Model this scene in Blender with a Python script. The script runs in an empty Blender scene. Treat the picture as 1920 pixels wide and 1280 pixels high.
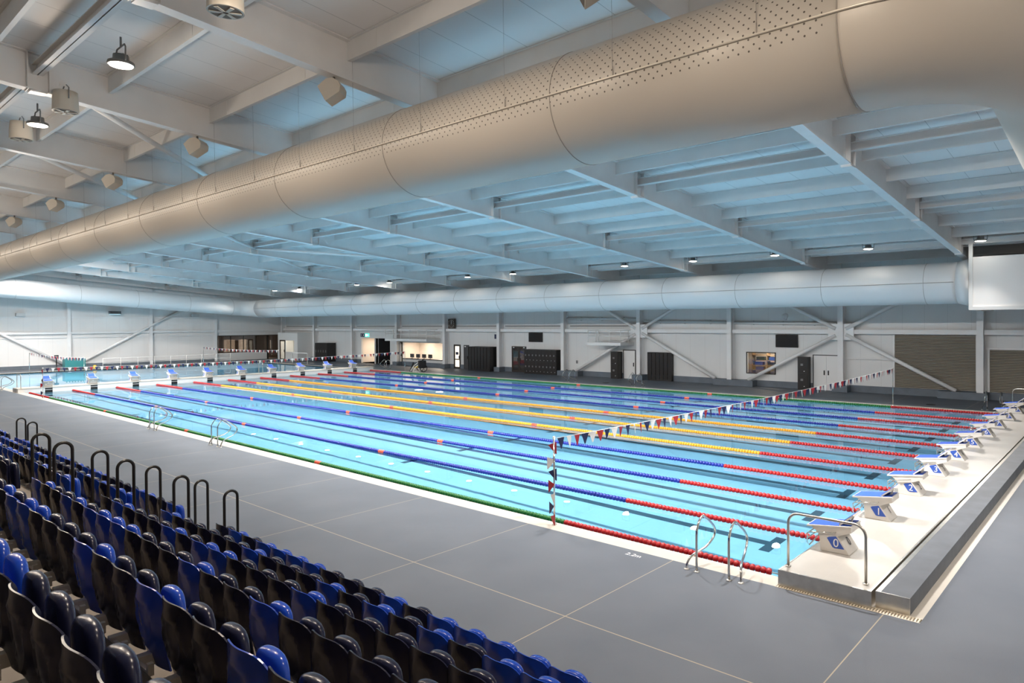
import bpy, bmesh, math, random
from mathutils import Vector, Matrix
R = math.radians
PI = math.pi
rnd = random.Random(7)
S = bpy.context.scene
COL = S.collection

# ------------------------------------------------------------------ camera, world, exposure
cam_d = bpy.data.cameras.new('camera')
cam = bpy.data.objects.new('camera', cam_d)
COL.objects.link(cam)
cam.location = (4.4596, -10.8509, 4.3046)
cam.rotation_euler = (R(89.5), R(0.343), R(39.86))
cam_d.sensor_width = 36.0
cam_d.lens = 36.0 * 1274.87 / 1920.0
cam_d.shift_x = -111.5 / 1920.0
cam_d.shift_y = -24.73 / 1920.0
cam_d.clip_end = 300
S.camera = cam
W = bpy.data.worlds.new('world')
S.world = W
W.use_nodes = True
W.node_tree.nodes['Background'].inputs[0].default_value = (1.0, 0.87, 0.74, 1)
W.node_tree.nodes['Background'].inputs[1].default_value = 0.5
S.view_settings.view_transform = 'Standard'
S.view_settings.look = 'None'
S.view_settings.gamma = 1.0
S.view_settings.exposure = 0.62
S.cycles.use_denoising = True
S.cycles.sample_clamp_indirect = 4.0
S.cycles.max_bounces = 10
FAR_W, NEAR_W, MID_W = 330.0, 240.0, 900.0          # lamp powers
FAR_C, NEAR_C, MID_C = (1.0, 0.93, 0.86), (1.0, 0.84, 0.68), (1.0, 0.95, 0.90)

# ------------------------------------------------------------------ materials
def mat(name, col, rough=0.5, metal=0.0, spec=0.5, noise=0.0, nscale=4.0, emit=None, estr=0.0, bump=0.0):
    m = bpy.data.materials.new(name)
    m.use_nodes = True
    nt = m.node_tree
    b = nt.nodes['Principled BSDF']
    b.inputs['Base Color'].default_value = (*col, 1)
    b.inputs['Roughness'].default_value = rough
    b.inputs['Metallic'].default_value = metal
    b.inputs['Specular IOR Level'].default_value = spec
    if emit:
        b.inputs['Emission Color'].default_value = (*emit, 1)
        b.inputs['Emission Strength'].default_value = estr
    if noise or bump:
        tc = nt.nodes.new('ShaderNodeTexCoord')
        n = nt.nodes.new('ShaderNodeTexNoise')
        n.inputs['Scale'].default_value = nscale
        n.inputs['Detail'].default_value = 4
        nt.links.new(tc.outputs['Object'], n.inputs['Vector'])
        if noise:
            r = nt.nodes.new('ShaderNodeValToRGB')
            r.color_ramp.elements[0].position = 0.3
            r.color_ramp.elements[1].position = 0.7
            r.color_ramp.elements[0].color = (*[c * (1 - noise) for c in col], 1)
            r.color_ramp.elements[1].color = (*[min(1, c * (1 + noise)) for c in col], 1)
            nt.links.new(n.outputs['Fac'], r.inputs['Fac'])
            nt.links.new(r.outputs['Color'], b.inputs['Base Color'])
        if bump:
            bp = nt.nodes.new('ShaderNodeBump')
            bp.inputs['Strength'].default_value = bump
            nt.links.new(n.outputs['Fac'], bp.inputs['Height'])
            nt.links.new(bp.outputs['Normal'], b.inputs['Normal'])
    return m

def line_mask(nt, src, axis, period, width, offset=0.0):
    """1 inside thin lines repeated along an axis of a vector socket"""
    sep = nt.nodes.new('ShaderNodeSeparateXYZ')
    nt.links.new(src, sep.inputs[0])
    a = nt.nodes.new('ShaderNodeMath'); a.operation = 'ADD'; a.inputs[1].default_value = offset + 1000 * period
    nt.links.new(sep.outputs[axis], a.inputs[0])
    d = nt.nodes.new('ShaderNodeMath'); d.operation = 'MODULO'; d.inputs[1].default_value = period
    nt.links.new(a.outputs[0], d.inputs[0])
    c = nt.nodes.new('ShaderNodeMath'); c.operation = 'LESS_THAN'; c.inputs[1].default_value = width
    nt.links.new(d.outputs[0], c.inputs[0])
    return c.outputs[0]

def add_lines(m, specs, col, fac=1.0):
    """darken / colour thin joint lines on a material: specs = [(axis, period, width, offset)]"""
    nt = m.node_tree
    b = nt.nodes['Principled BSDF']
    tc = nt.nodes.new('ShaderNodeTexCoord')
    tot = None
    for s in specs:
        o = line_mask(nt, tc.outputs['Object'], *s)
        if tot is None:
            tot = o
        else:
            mx = nt.nodes.new('ShaderNodeMath'); mx.operation = 'MAXIMUM'
            nt.links.new(tot, mx.inputs[0]); nt.links.new(o, mx.inputs[1]); tot = mx.outputs[0]
    f = nt.nodes.new('ShaderNodeMath'); f.operation = 'MULTIPLY'; f.inputs[1].default_value = fac
    nt.links.new(tot, f.inputs[0])
    mix = nt.nodes.new('ShaderNodeMixRGB')
    mix.inputs[2].default_value = (*col, 1)
    old = b.inputs['Base Color'].links
    if old:
        nt.links.new(old[0].from_socket, mix.inputs[1])
    else:
        mix.inputs[1].default_value = b.inputs['Base Color'].default_value
    nt.links.new(f.outputs[0], mix.inputs[0])
    nt.links.new(mix.outputs[0], b.inputs['Base Color'])
    return m

M = {}
M['white'] = mat('white_paint', (0.80, 0.80, 0.79), 0.45)
M['steelwhite'] = mat('white_steel_paint', (0.82, 0.82, 0.82), 0.5, noise=0.03, nscale=1.5)
M['purlin'] = mat('pale_galvanised_purlin', (0.78, 0.79, 0.79), 0.5, noise=0.04, nscale=1.0)
M['ceil'] = add_lines(mat('ceiling_panel', (0.86, 0.865, 0.87), 0.5, noise=0.03, nscale=0.5), [(0, 1.22, 0.012, 0.0)], (0.3, 0.32, 0.34), 0.8)
M['wall'] = add_lines(mat('wall_panel', (0.74, 0.745, 0.74), 0.5, noise=0.02, nscale=0.6), [(0, 1.15, 0.015, 0.2)], (0.5, 0.5, 0.5), 0.6)
M['wall_end'] = add_lines(mat('end_wall_panel', (0.80, 0.79, 0.78), 0.5, noise=0.02, nscale=0.6), [(1, 1.15, 0.015, 0.2)], (0.6, 0.6, 0.6), 0.6)
M['plinth'] = mat('grey_blue_plinth', (0.13, 0.155, 0.185), 0.6, noise=0.12, nscale=2.0)
M['duct'] = mat('painted_duct_metal', (0.60, 0.555, 0.49), 0.42, spec=0.5)
M['ductwhite'] = mat('white_duct_metal', (0.80, 0.80, 0.80), 0.38, spec=0.5)
M['seam'] = mat('duct_seam', (0.36, 0.33, 0.30), 0.5)
M['rail'] = mat('duct_rail', (0.78, 0.72, 0.62), 0.35, metal=0.3)
M['steel'] = mat('brushed_stainless', (0.62, 0.59, 0.54), 0.28, metal=1.0, noise=0.1, nscale=6)
M['chrome'] = mat('polished_stainless', (0.72, 0.70, 0.66), 0.12, metal=1.0)
M['black'] = mat('black_powder_coat', (0.012, 0.011, 0.010), 0.35)
M['blackmetal'] = mat('black_locker_metal', (0.014, 0.012, 0.011), 0.4)
M['darkgrey'] = mat('dark_grey_door', (0.055, 0.055, 0.058), 0.45)
M['screen'] = mat('black_screen_glass', (0.012, 0.011, 0.012), 0.2)
M['blueseat'] = mat('royal_blue_seat_plastic', (0.010, 0.058, 0.43), 0.22, spec=0.5)
M['darkseat'] = mat('dark_navy_seat_plastic', (0.010, 0.0118, 0.036), 0.26, spec=0.35)
M['bracket'] = mat('pale_seat_bracket', (0.72, 0.66, 0.58), 0.5)
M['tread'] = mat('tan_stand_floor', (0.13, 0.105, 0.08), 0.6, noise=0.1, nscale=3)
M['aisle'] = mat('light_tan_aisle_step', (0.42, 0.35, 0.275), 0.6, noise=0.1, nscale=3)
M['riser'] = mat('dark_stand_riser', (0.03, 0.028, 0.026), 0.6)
M['blockwhite'] = mat('white_block_fibreglass', (0.66, 0.63, 0.59), 0.35)
M['blue'] = mat('blue_vinyl', (0.03, 0.09, 0.42), 0.4)
M['bluepad'] = mat('blue_nonslip_pad', (0.045, 0.115, 0.52), 0.75, spec=0.15, noise=0.08, nscale=30)
M['bluedark'] = mat('dark_blue_pad', (0.025, 0.065, 0.30), 0.6, spec=0.25)
M['red'] = mat('red_float_plastic', (0.40, 0.010, 0.013), 0.35)
M['orange'] = mat('orange_red_float', (0.75, 0.10, 0.05), 0.4)
M['bluefloat'] = mat('blue_float_plastic', (0.010, 0.024, 0.26), 0.35)
M['yellow'] = mat('yellow_float_plastic', (0.74, 0.33, 0.016), 0.4)
M['green'] = mat('green_float_plastic', (0.012, 0.15, 0.03), 0.4)
M['cable'] = mat('steel_cable', (0.5, 0.5, 0.5), 0.4, metal=0.8)
M['pred'] = mat('red_pennant', (0.36, 0.02, 0.03), 0.6)
M['pnavy'] = mat('navy_pennant', (0.012, 0.018, 0.075), 0.6)
M['pwhite'] = mat('white_pennant', (0.78, 0.76, 0.73), 0.6)
M['coping'] = add_lines(mat('cream_pool_tile', (0.54, 0.495, 0.43), 0.4, noise=0.04, nscale=3), [(0, 0.6, 0.006, 0), (1, 0.3, 0.005, 0)], (0.5, 0.45, 0.4), 0.35)
M['platform'] = add_lines(mat('white_platform_tile', (0.43, 0.405, 0.37), 0.35, noise=0.03, nscale=3), [(0, 0.72, 0.006, 0.02), (1, 0.6, 0.005, 0.0)], (0.55, 0.5, 0.45), 0.3)
M['grate'] = mat('cream_grate', (0.74, 0.67, 0.55), 0.5)
M['grate_dark'] = mat('drain_channel', (0.10, 0.09, 0.07), 0.7)
M['tank'] = add_lines(mat('pool_tank_tile', (0.80, 0.90, 0.96), 0.5, noise=0.02, nscale=0.3), [(0, 5.0, 0.03, 0.0)], (0.45, 0.68, 0.78), 0.4)
M['lane'] = mat('dark_lane_tile', (0.085, 0.115, 0.14), 0.5)
M['louvre'] = mat('taupe_louvre_blade', (0.33, 0.29, 0.235), 0.45)
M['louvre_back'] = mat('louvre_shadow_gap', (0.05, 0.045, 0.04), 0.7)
M['frame_dark'] = mat('dark_bronze_frame', (0.035, 0.028, 0.022), 0.4)
M['cream'] = mat('cream_interior', (0.80, 0.72, 0.64), 0.6)
M['brown'] = mat('brown_door_leaf', (0.10, 0.07, 0.055), 0.5)
M['litglass'] = mat('lit_frosted_glass', (0.85, 0.78, 0.66), 0.4, emit=(1.0, 0.88, 0.72), estr=0.75)
M['exit'] = mat('lit_green_exit_sign', (0.05, 0.5, 0.35), 0.4, emit=(0.10, 0.75, 0.55), estr=0.9)
M['exitwhite'] = mat('lit_white_symbol', (0.8, 0.9, 0.85), 0.4, emit=(0.8, 1.0, 0.9), estr=1.0)
M['navysign'] = mat('navy_sign', (0.010, 0.015, 0.06), 0.4)
M['lens'] = mat('lamp_lens', (0.9, 0.88, 0.82), 0.3, emit=(1.0, 0.92, 0.80), estr=14.0)
M['lens'].cycles.emission_sampling = 'NONE'
M['lampgrey'] = mat('lamp_housing', (0.20, 0.20, 0.20), 0.45, metal=0.4)
M['speaker'] = mat('cream_speaker_case', (0.62, 0.57, 0.49), 0.5)
M['grille'] = mat('speaker_grille', (0.20, 0.175, 0.15), 0.7)
M['teal'] = mat('teal_painted_trolley', (0.03, 0.20, 0.21), 0.5)
M['yel2'] = mat('yellow_pad', (0.65, 0.42, 0.04), 0.5)
M['rubber'] = mat('black_rubber', (0.015, 0.014, 0.014), 0.6)
M['clockface'] = mat('pace_clock_face', (0.045, 0.03, 0.022), 0.4)
M['whitemark'] = mat('white_marking', (0.8, 0.8, 0.8), 0.5)
M['greymark'] = mat('dark_number', (0.06, 0.065, 0.08), 0.5)
M['pipe'] = mat('pale_pipe', (0.66, 0.67, 0.67), 0.4)
M['shelfint'] = mat('store_room_shelf', (0.28, 0.18, 0.10), 0.6)
M['ceilroom'] = mat('dim_room_wall', (0.33, 0.29, 0.26), 0.7)

# pool deck: blue-grey coating with cream joint lines, wear clouds and a few dark damp stains
def deck_material():
    m = bpy.data.materials.new('blue_grey_deck_coating')
    m.use_nodes = True
    nt = m.node_tree
    b = nt.nodes['Principled BSDF']
    tc = nt.nodes.new('ShaderNodeTexCoord')
    n1 = nt.nodes.new('ShaderNodeTexNoise'); n1.inputs['Scale'].default_value = 0.55; n1.inputs['Detail'].default_value = 6
    n2 = nt.nodes.new('ShaderNodeTexNoise'); n2.inputs['Scale'].default_value = 140; n2.inputs['Detail'].default_value = 2
    n3 = nt.nodes.new('ShaderNodeTexNoise'); n3.inputs['Scale'].default_value = 1.25; n3.inputs['Detail'].default_value = 3
    mp = nt.nodes.new('ShaderNodeMapping'); mp.inputs['Scale'].default_value = (1.0, 2.4, 1.0); mp.inputs['Location'].default_value = (3.1, 0.4, 0)
    for n in (n1, n2):
        nt.links.new(tc.outputs['Object'], n.inputs['Vector'])
    nt.links.new(tc.outputs['Object'], mp.inputs['Vector']); nt.links.new(mp.outputs[0], n3.inputs['Vector'])
    r1 = nt.nodes.new('ShaderNodeValToRGB')
    r1.color_ramp.elements[0].position = 0.3; r1.color_ramp.elements[0].color = (0.098, 0.111, 0.135, 1)
    r1.color_ramp.elements[1].position = 0.7; r1.color_ramp.elements[1].color = (0.126, 0.139, 0.164, 1)
    nt.links.new(n1.outputs['Fac'], r1.inputs['Fac'])
    r2 = nt.nodes.new('ShaderNodeValToRGB')
    r2.color_ramp.elements[0].position = 0.35; r2.color_ramp.elements[0].color = (0.9, 0.9, 0.9, 1)
    r2.color_ramp.elements[1].position = 0.65; r2.color_ramp.elements[1].color = (1.08, 1.08, 1.08, 1)
    nt.links.new(n2.outputs['Fac'], r2.inputs['Fac'])
    mul = nt.nodes.new('ShaderNodeMixRGB'); mul.blend_type = 'MULTIPLY'; mul.inputs[0].default_value = 1
    nt.links.new(r1.outputs[0], mul.inputs[1]); nt.links.new(r2.outputs[0], mul.inputs[2])
    r3 = nt.nodes.new('ShaderNodeValToRGB')
    r3.color_ramp.elements[0].position = 0.735; r3.color_ramp.elements[0].color = (0, 0, 0, 1)
    r3.color_ramp.elements[1].position = 0.765; r3.color_ramp.elements[1].color = (1, 1, 1, 1)
    nt.links.new(n3.outputs['Fac'], r3.inputs['Fac'])
    st = nt.nodes.new('ShaderNodeMixRGB'); st.inputs[2].default_value = (0.09, 0.115, 0.15, 1)
    nt.links.new(r3.outputs[0], st.inputs[0]); nt.links.new(mul.outputs[0], st.inputs[1])
    a = line_mask(nt, tc.outputs['Object'], 0, 3.54, 0.016, 1.93)
    c = line_mask(nt, tc.outputs['Object'], 1, 60.0, 0.016, 3.40)
    mx = nt.nodes.new('ShaderNodeMath'); mx.operation = 'MAXIMUM'
    nt.links.new(a, mx.inputs[0]); nt.links.new(c, mx.inputs[1])
    ln = nt.nodes.new('ShaderNodeMixRGB'); ln.inputs[2].default_value = (0.36, 0.31, 0.23, 1)
    nt.links.new(mx.outputs[0], ln.inputs[0]); nt.links.new(st.outputs[0], ln.inputs[1])
    nt.links.new(ln.outputs[0], b.inputs['Base Color'])
    b.inputs['Roughness'].default_value = 0.55
    b.inputs['Specular IOR Level'].default_value = 0.35
    return m
M['deck'] = deck_material()

def water_material():
    m = bpy.data.materials.new('pool_water')
    m.use_nodes = True
    nt = m.node_tree
    nt.nodes.remove(nt.nodes['Principled BSDF'])
    out = nt.nodes['Material Output']
    tc = nt.nodes.new('ShaderNodeTexCoord')
    n = nt.nodes.new('ShaderNodeTexNoise'); n.inputs['Scale'].default_value = 0.9; n.inputs['Detail'].default_value = 2
    nt.links.new(tc.outputs['Object'], n.inputs['Vector'])
    bp = nt.nodes.new('ShaderNodeBump'); bp.inputs['Strength'].default_value = 0.004; bp.inputs['Distance'].default_value = 0.1
    nt.links.new(n.outputs['Fac'], bp.inputs['Height'])
    g = nt.nodes.new('ShaderNodeBsdfGlossy'); g.inputs['Roughness'].default_value = 0.0
    nt.links.new(bp.outputs[0], g.inputs['Normal'])
    t = nt.nodes.new('ShaderNodeBsdfRefraction'); t.inputs['Roughness'].default_value = 0.0; t.inputs['IOR'].default_value = 1.333
    t.inputs['Color'].default_value = (0.56, 0.845, 0.985, 1)
    f = nt.nodes.new('ShaderNodeFresnel'); f.inputs['IOR'].default_value = 1.333
    mix = nt.nodes.new('ShaderNodeMixShader')
    nt.links.new(f.outputs[0], mix.inputs[0]); nt.links.new(t.outputs[0], mix.inputs[1]); nt.links.new(g.outputs[0], mix.inputs[2])
    nt.links.new(mix.outputs[0], out.inputs['Surface'])
    return m
M['water'] = water_material()

def pane_material(name, tint, gloss):
    m = bpy.data.materials.new(name)
    m.use_nodes = True
    nt = m.node_tree
    nt.nodes.remove(nt.nodes['Principled BSDF'])
    t = nt.nodes.new('ShaderNodeBsdfTransparent'); t.inputs[0].default_value = (*tint, 1)
    g = nt.nodes.new('ShaderNodeBsdfGlossy'); g.inputs['Roughness'].default_value = 0.03
    mix = nt.nodes.new('ShaderNodeMixShader'); mix.inputs[0].default_value = gloss
    nt.links.new(t.outputs[0], mix.inputs[1]); nt.links.new(g.outputs[0], mix.inputs[2])
    nt.links.new(mix.outputs[0], nt.nodes['Material Output'].inputs['Surface'])
    return m
M['pane'] = pane_material('clear_glass_pane', (0.85, 0.87, 0.87), 0.08)
M['tinted'] = pane_material('tinted_glass_pane', (0.42, 0.38, 0.35), 0.14)

def perforated():
    """duct paint with two staggered rows of small round holes in a band along the side that faces the stand"""
    m = mat('perforated_duct_metal', (0.60, 0.555, 0.49), 0.42)
    nt = m.node_tree
    b = nt.nodes['Principled BSDF']
    tc = nt.nodes.new('ShaderNodeTexCoord')
    sep = nt.nodes.new('ShaderNodeSeparateXYZ'); nt.links.new(tc.outputs['Object'], sep.inputs[0])
    def mth(op, x, y=None):
        n = nt.nodes.new('ShaderNodeMath'); n.operation = op
        for k, v in enumerate((x, y)):
            if v is None: continue
            if isinstance(v, (int, float)): n.inputs[k].default_value = v
            else: nt.links.new(v, n.inputs[k])
        return n.outputs[0]
    negy = mth('MULTIPLY', sep.outputs[1], -1.0)
    ang = mth('ARCTAN2', sep.outputs[2], negy)            # 0 at the side facing the stand, + upwards
    p = 0.155
    v = mth('DIVIDE', ang, p * 0.5)
    row = mth('FLOOR', v)
    par = mth('MULTIPLY', mth('MODULO', mth('ADD', row, 1000), 2.0), 0.5)
    u = mth('ADD', mth('DIVIDE', mth('ADD', sep.outputs[0], 500.0), p), par)
    du = mth('MULTIPLY', mth('SUBTRACT', mth('FRACT', u), 0.5), p)
    dv = mth('MULTIPLY', mth('SUBTRACT', mth('FRACT', mth('ADD', v, 1000)), 0.5), p * 0.5)
    d = mth('SQRT', mth('ADD', mth('POWER', du, 2.0), mth('POWER', dv, 2.0)))
    hole = mth('LESS_THAN', d, 0.0145)
    band = mth('MULTIPLY', mth('GREATER_THAN', ang, -0.235), mth('LESS_THAN', ang, 0.80))
    body = mth('LESS_THAN', sep.outputs[0], 1.35)
    fac = mth('MULTIPLY', mth('MULTIPLY', hole, band), body)
    mix = nt.nodes.new('ShaderNodeMixRGB')
    mix.inputs[1].default_value = (0.60, 0.555, 0.49, 1); mix.inputs[2].default_value = (0.10, 0.085, 0.07, 1)
    nt.links.new(fac, mix.inputs[0]); nt.links.new(mix.outputs[0], b.inputs['Base Color'])
    return m
M['perf'] = perforated()

# ------------------------------------------------------------------ mesh helpers
class MB:
    """collects shapes into one mesh"""
    def __init__(s):
        s.v, s.f, s.sm = [], [], []
    def add(s, vs, fs, smooth=False):
        o = len(s.v)
        s.v += [tuple(v) for v in vs]
        s.f += [tuple(i + o for i in f) for f in fs]
        s.sm += [smooth] * len(fs)
        return s
    def box(s, x0, y0, z0, x1, y1, z1):
        vs = [(x, y, z) for z in (z0, z1) for y in (y0, y1) for x in (x0, x1)]
        return s.add(vs, [(0, 2, 3, 1), (4, 5, 7, 6), (0, 1, 5, 4), (2, 6, 7, 3), (0, 4, 6, 2), (1, 3, 7, 5)])
    def prism(s, prof, a0, a1, axis='y'):
        """profile (p,q) extruded: axis y -> (p,a,q); axis x -> (a,p,q); axis z -> (p,q,a)"""
        n = len(prof)
        def P(p, q, a):
            return (p, a, q) if axis == 'y' else (a, p, q) if axis == 'x' else (p, q, a)
        vs = [P(p, q, a0) for p, q in prof] + [P(p, q, a1) for p, q in prof]
        fs = [tuple(range(n)), tuple(range(2 * n - 1, n - 1, -1))]
        fs += [(i, i + n, (i + 1) % n + n, (i + 1) % n) for i in range(n)]
        return s.add(vs, fs)
    def tube(s, pts, r, seg=10, closed=False, caps=True):
        pts = [Vector(p) for p in pts]
        n = len(pts)
        rr = r if isinstance(r, (list, tuple)) else [r] * n
        tg = []
        for i in range(n):
            a = pts[i - 1] if (i > 0 or closed) else pts[i]
            b = pts[(i + 1) % n] if (i < n - 1 or closed) else pts[i]
            tg.append((b - a).normalized())
        up = Vector((0, 0, 1)) if abs(tg[0].z) < 0.9 else Vector((1, 0, 0))
        nrm = (up - tg[0] * up.dot(tg[0])).normalized()
        rings = []
        for i in range(n):
            nrm = (nrm - tg[i] * nrm.dot(tg[i])).normalized()
            bi = tg[i].cross(nrm)
            rings.append([pts[i] + (nrm * math.cos(2 * PI * k / seg) + bi * math.sin(2 * PI * k / seg)) * rr[i] for k in range(seg)])
        o = len(s.v)
        s.v += [tuple(p) for rg in rings for p in rg]
        m = n if closed else n - 1
        for i in range(m):
            j = (i + 1) % n
            for k in range(seg):
                l = (k + 1) % seg
                s.f.append((o + i * seg + k, o + i * seg + l, o + j * seg + l, o + j * seg + k)); s.sm.append(True)
        if caps and not closed:
            s.f.append(tuple(o + k for k in range(seg - 1, -1, -1))); s.sm.append(False)
            s.f.append(tuple(o + (n - 1) * seg + k for k in range(seg))); s.sm.append(False)
        return s
    def lathe(s, prof, org=(0, 0, 0), axis='z', seg=20):
        """profile (r, h) turned about an axis through org"""
        ox, oy, oz = org
        vs = []
        for r, h in prof:
            for k in range(seg):
                c, d = math.cos(2 * PI * k / seg) * r, math.sin(2 * PI * k / seg) * r
                vs.append((ox + c, oy + d, oz + h) if axis == 'z' else (ox + h, oy + c, oz + d) if axis == 'x' else (ox + d, oy + h, oz + c))
        fs = []
        for i in range(len(prof) - 1):
            for k in range(seg):
                l = (k + 1) % seg
                fs.append((i * seg + k, i * seg + l, (i + 1) * seg + l, (i + 1) * seg + k))
        s.add(vs, fs, True)
        s.add([vs[k] for k in range(seg)], [tuple(range(seg - 1, -1, -1))])
        s.add([vs[(len(prof) - 1) * seg + k] for k in range(seg)], [tuple(range(seg))])
        return s
    def grid(s, fn, nu, nv, smooth=True, flip=False):
        vs = [fn(i / nu, j / nv) for j in range(nv + 1) for i in range(nu + 1)]
        fs = []
        for j in range(nv):
            for i in range(nu):
                q = (j * (nu + 1) + i, j * (nu + 1) + i + 1, (j + 1) * (nu + 1) + i + 1, (j + 1) * (nu + 1) + i)
                fs.append(q[::-1] if flip else q)
        return s.add(vs, fs, smooth)
    def mesh(s, name, m):
        me = bpy.data.meshes.new(name)
        me.from_pydata(s.v, [], s.f)
        me.polygons.foreach_set('use_smooth', s.sm)
        me.materials.append(m)
        bm = bmesh.new(); bm.from_mesh(me)
        bmesh.ops.recalc_face_normals(bm, faces=bm.faces)
        bm.to_mesh(me); bm.free()
        me.update()
        return me
    def build(s, name, m, parent=None, loc=(0, 0, 0), rotz=0.0, bevel=0.0):
        o = bpy.data.objects.new(name, s.mesh(name, m))
        COL.objects.link(o)
        o.location = loc
        o.rotation_euler = (0, 0, rotz)
        if parent: o.parent = parent
        if bevel:
            b = o.modifiers.new('edge', 'BEVEL'); b.width = bevel; b.segments = 2; b.limit_method = 'ANGLE'
        return o

def use(me, name, parent=None, loc=(0, 0, 0), rotz=0.0):
    o = bpy.data.objects.new(name, me)
    COL.objects.link(o); o.location = loc; o.rotation_euler = (0, 0, rotz)
    if parent: o.parent = parent
    return o
def tag(o, label, cat, group=None, kind=None):
    o['label'] = label; o['category'] = cat
    if group: o['group'] = group
    if kind: o['kind'] = kind
    return o
def struct(o):
    o['kind'] = 'structure'
    return o
def thing(name, label, cat, loc=(0, 0, 0), rotz=0.0, group=None):
    o = bpy.data.objects.new(name, None)
    o.empty_display_size = 0.2
    COL.objects.link(o); o.location = loc; o.rotation_euler = (0, 0, rotz)
    return tag(o, label, cat, group)
def text(name, body, size, m, parent, loc, rot, ext=0.002, shear=0.0, align='CENTER'):
    c = bpy.data.curves.new(name, 'FONT')
    c.body = body; c.size = size; c.extrude = ext; c.align_x = align; c.align_y = 'CENTER'; c.shear = shear
    c.materials.append(m)
    tmp = bpy.data.objects.new(name + '_text', c)
    me = bpy.data.meshes.new_from_object(tmp)
    bpy.data.objects.remove(tmp)
    if not me.materials: me.materials.append(m)
    o = bpy.data.objects.new(name, me)
    COL.objects.link(o); o.location = loc; o.rotation_euler = rot
    if parent: o.parent = parent
    return o
def arc(c, r, a0, a1, n, plane):
    """points on an arc; plane gives two unit vectors"""
    u, v = Vector(plane[0]), Vector(plane[1])
    return [Vector(c) + u * (r * math.cos(a0 + (a1 - a0) * i / n)) + v * (r * math.sin(a0 + (a1 - a0) * i / n)) for i in range(n + 1)]
def area_lamp(name, loc, power, col, r, parent=None, rot=(0, 0, 0), caustic=True, spread=180):
    l = bpy.data.lights.new(name, 'AREA')
    l.shape = 'DISK'; l.size = 2 * r; l.energy = power; l.color = col; l.spread = R(spread)
    if caustic: l.cycles.is_caustics_light = True
    o = bpy.data.objects.new(name, l)
    COL.objects.link(o); o.location = loc; o.rotation_euler = rot
    if parent: o.parent = parent
    return o
ORD = ['first', 'second', 'third', 'fourth', 'fifth', 'sixth', 'seventh', 'eighth', 'ninth', 'tenth', 'eleventh', 'twelfth', 'thirteenth', 'fourteenth',
       'fifteenth', 'sixteenth', 'seventeenth', 'eighteenth', 'nineteenth', 'twentieth']
def ordinal(i):
    if i < 20: return ORD[i]
    t = ['', '', 'twenty', 'thirty', 'forty'][(i + 1) // 10]
    return {'twenty': 'twentieth', 'thirty': 'thirtieth', 'forty': 'fortieth'}[t] if (i + 1) % 10 == 0 else t + '-' + ORD[(i + 1) % 10 - 1]

# ================================================================== SETTING
DZ = 0.05           # deck level; water lies at -0.02
PX0, PX1, PY0, PY1 = -73.0, 0.0, 0.0, 25.4
fl = MB()
fl.box(-78.2, -45, -0.3, 14, -0.42, DZ)
fl.box(-78.2, 25.82, -0.3, 14, 42, DZ)
fl.box(-78.2, -0.42, -0.3, -73.42, 25.82, DZ)
fl.box(2.1, -0.42, -0.3, 14, 25.82, DZ)
struct(fl.build('floor', M['deck']))
cp = MB()
cp.box(-73.42, -0.42, -0.3, -0.02, 0.0, DZ)
cp.box(-73.42, 25.4, -0.3, 2.1, 25.82, DZ)
cp.box(-73.42, 0, -0.3, -73.0, 25.4, DZ)
cp.box(1.93, -0.28, -0.3, 2.1, 25.4, DZ)
struct(cp.build('floor_coping', M['coping']))
dr = MB().box(-0.02, -0.42, -0.3, 2.1, -0.28, DZ - 0.03)
struct(dr.build('floor_drain_channel', M['grate_dark']))
g = MB()
x = 0.0
while x < 2.06:
    g.box(x, -0.42, DZ - 0.025, x + 0.022, -0.28, DZ + 0.002); x += 0.042
g.box(-0.02, -0.432, DZ - 0.02, 2.1, -0.415, DZ + 0.003); g.box(-0.02, -0.285, DZ - 0.02, 2.1, -0.27, DZ + 0.003)
struct(g.build('floor_drain_grate', M['grate']))
# tank
tk = MB()
zb = -2.2
tk.add([(PX0, PY0, zb), (PX1, PY0, zb), (PX1, PY1, zb), (PX0, PY1, zb)], [(0, 1, 2, 3)])
for a, b in (((PX0, PY0), (PX1, PY0)), ((PX1, PY0), (PX1, PY1)), ((PX1, PY1), (PX0, PY1)), ((PX0, PY1), (PX0, PY0))):
    tk.add([(*a, zb), (*b, zb), (*b, 0.04), (*a, 0.04)], [(0, 1, 2, 3)])
tank = struct(tk.build('floor_pool_tank', M['tank'])); tank.cycles.is_caustics_receiver = True
wt = MB().add([(PX0, PY0, -0.02), (PX1, PY0, -0.02), (PX1, PY1, -0.02), (PX0, PY1, -0.02)], [(0, 1, 2, 3)], True)
water = struct(wt.build('water', M['water']))
if water.data.polygons[0].normal.z < 0: water.data.flip_normals()
water.data.update(); water.cycles.is_caustics_caster = True
for i in range(10):
    yc = 1.27 + 2.5 * i
    ln = MB()
    zl = zb + 0.006
    def strip(x0, y0, x1, y1): ln.box(x0, y0, zb - 0.01, x1, y1, zl)
    strip(-48.0, yc - 0.125, -2.0, yc + 0.125)
    strip(-2.0, yc - 0.5, -1.75, yc + 0.5); strip(-48.25, yc - 0.5, -48.0, yc + 0.5)
    strip(-1.1, yc - 0.125, -0.02, yc + 0.125); strip(-49.98, yc - 0.125, -48.9, yc + 0.125)
    for xx in (-15.0, -35.0): strip(xx - 0.12, yc - 0.45, xx + 0.12, yc + 0.45)
    o = struct(ln.build('floor_lane_line', M['lane'])); o.cycles.is_caustics_receiver = True

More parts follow.
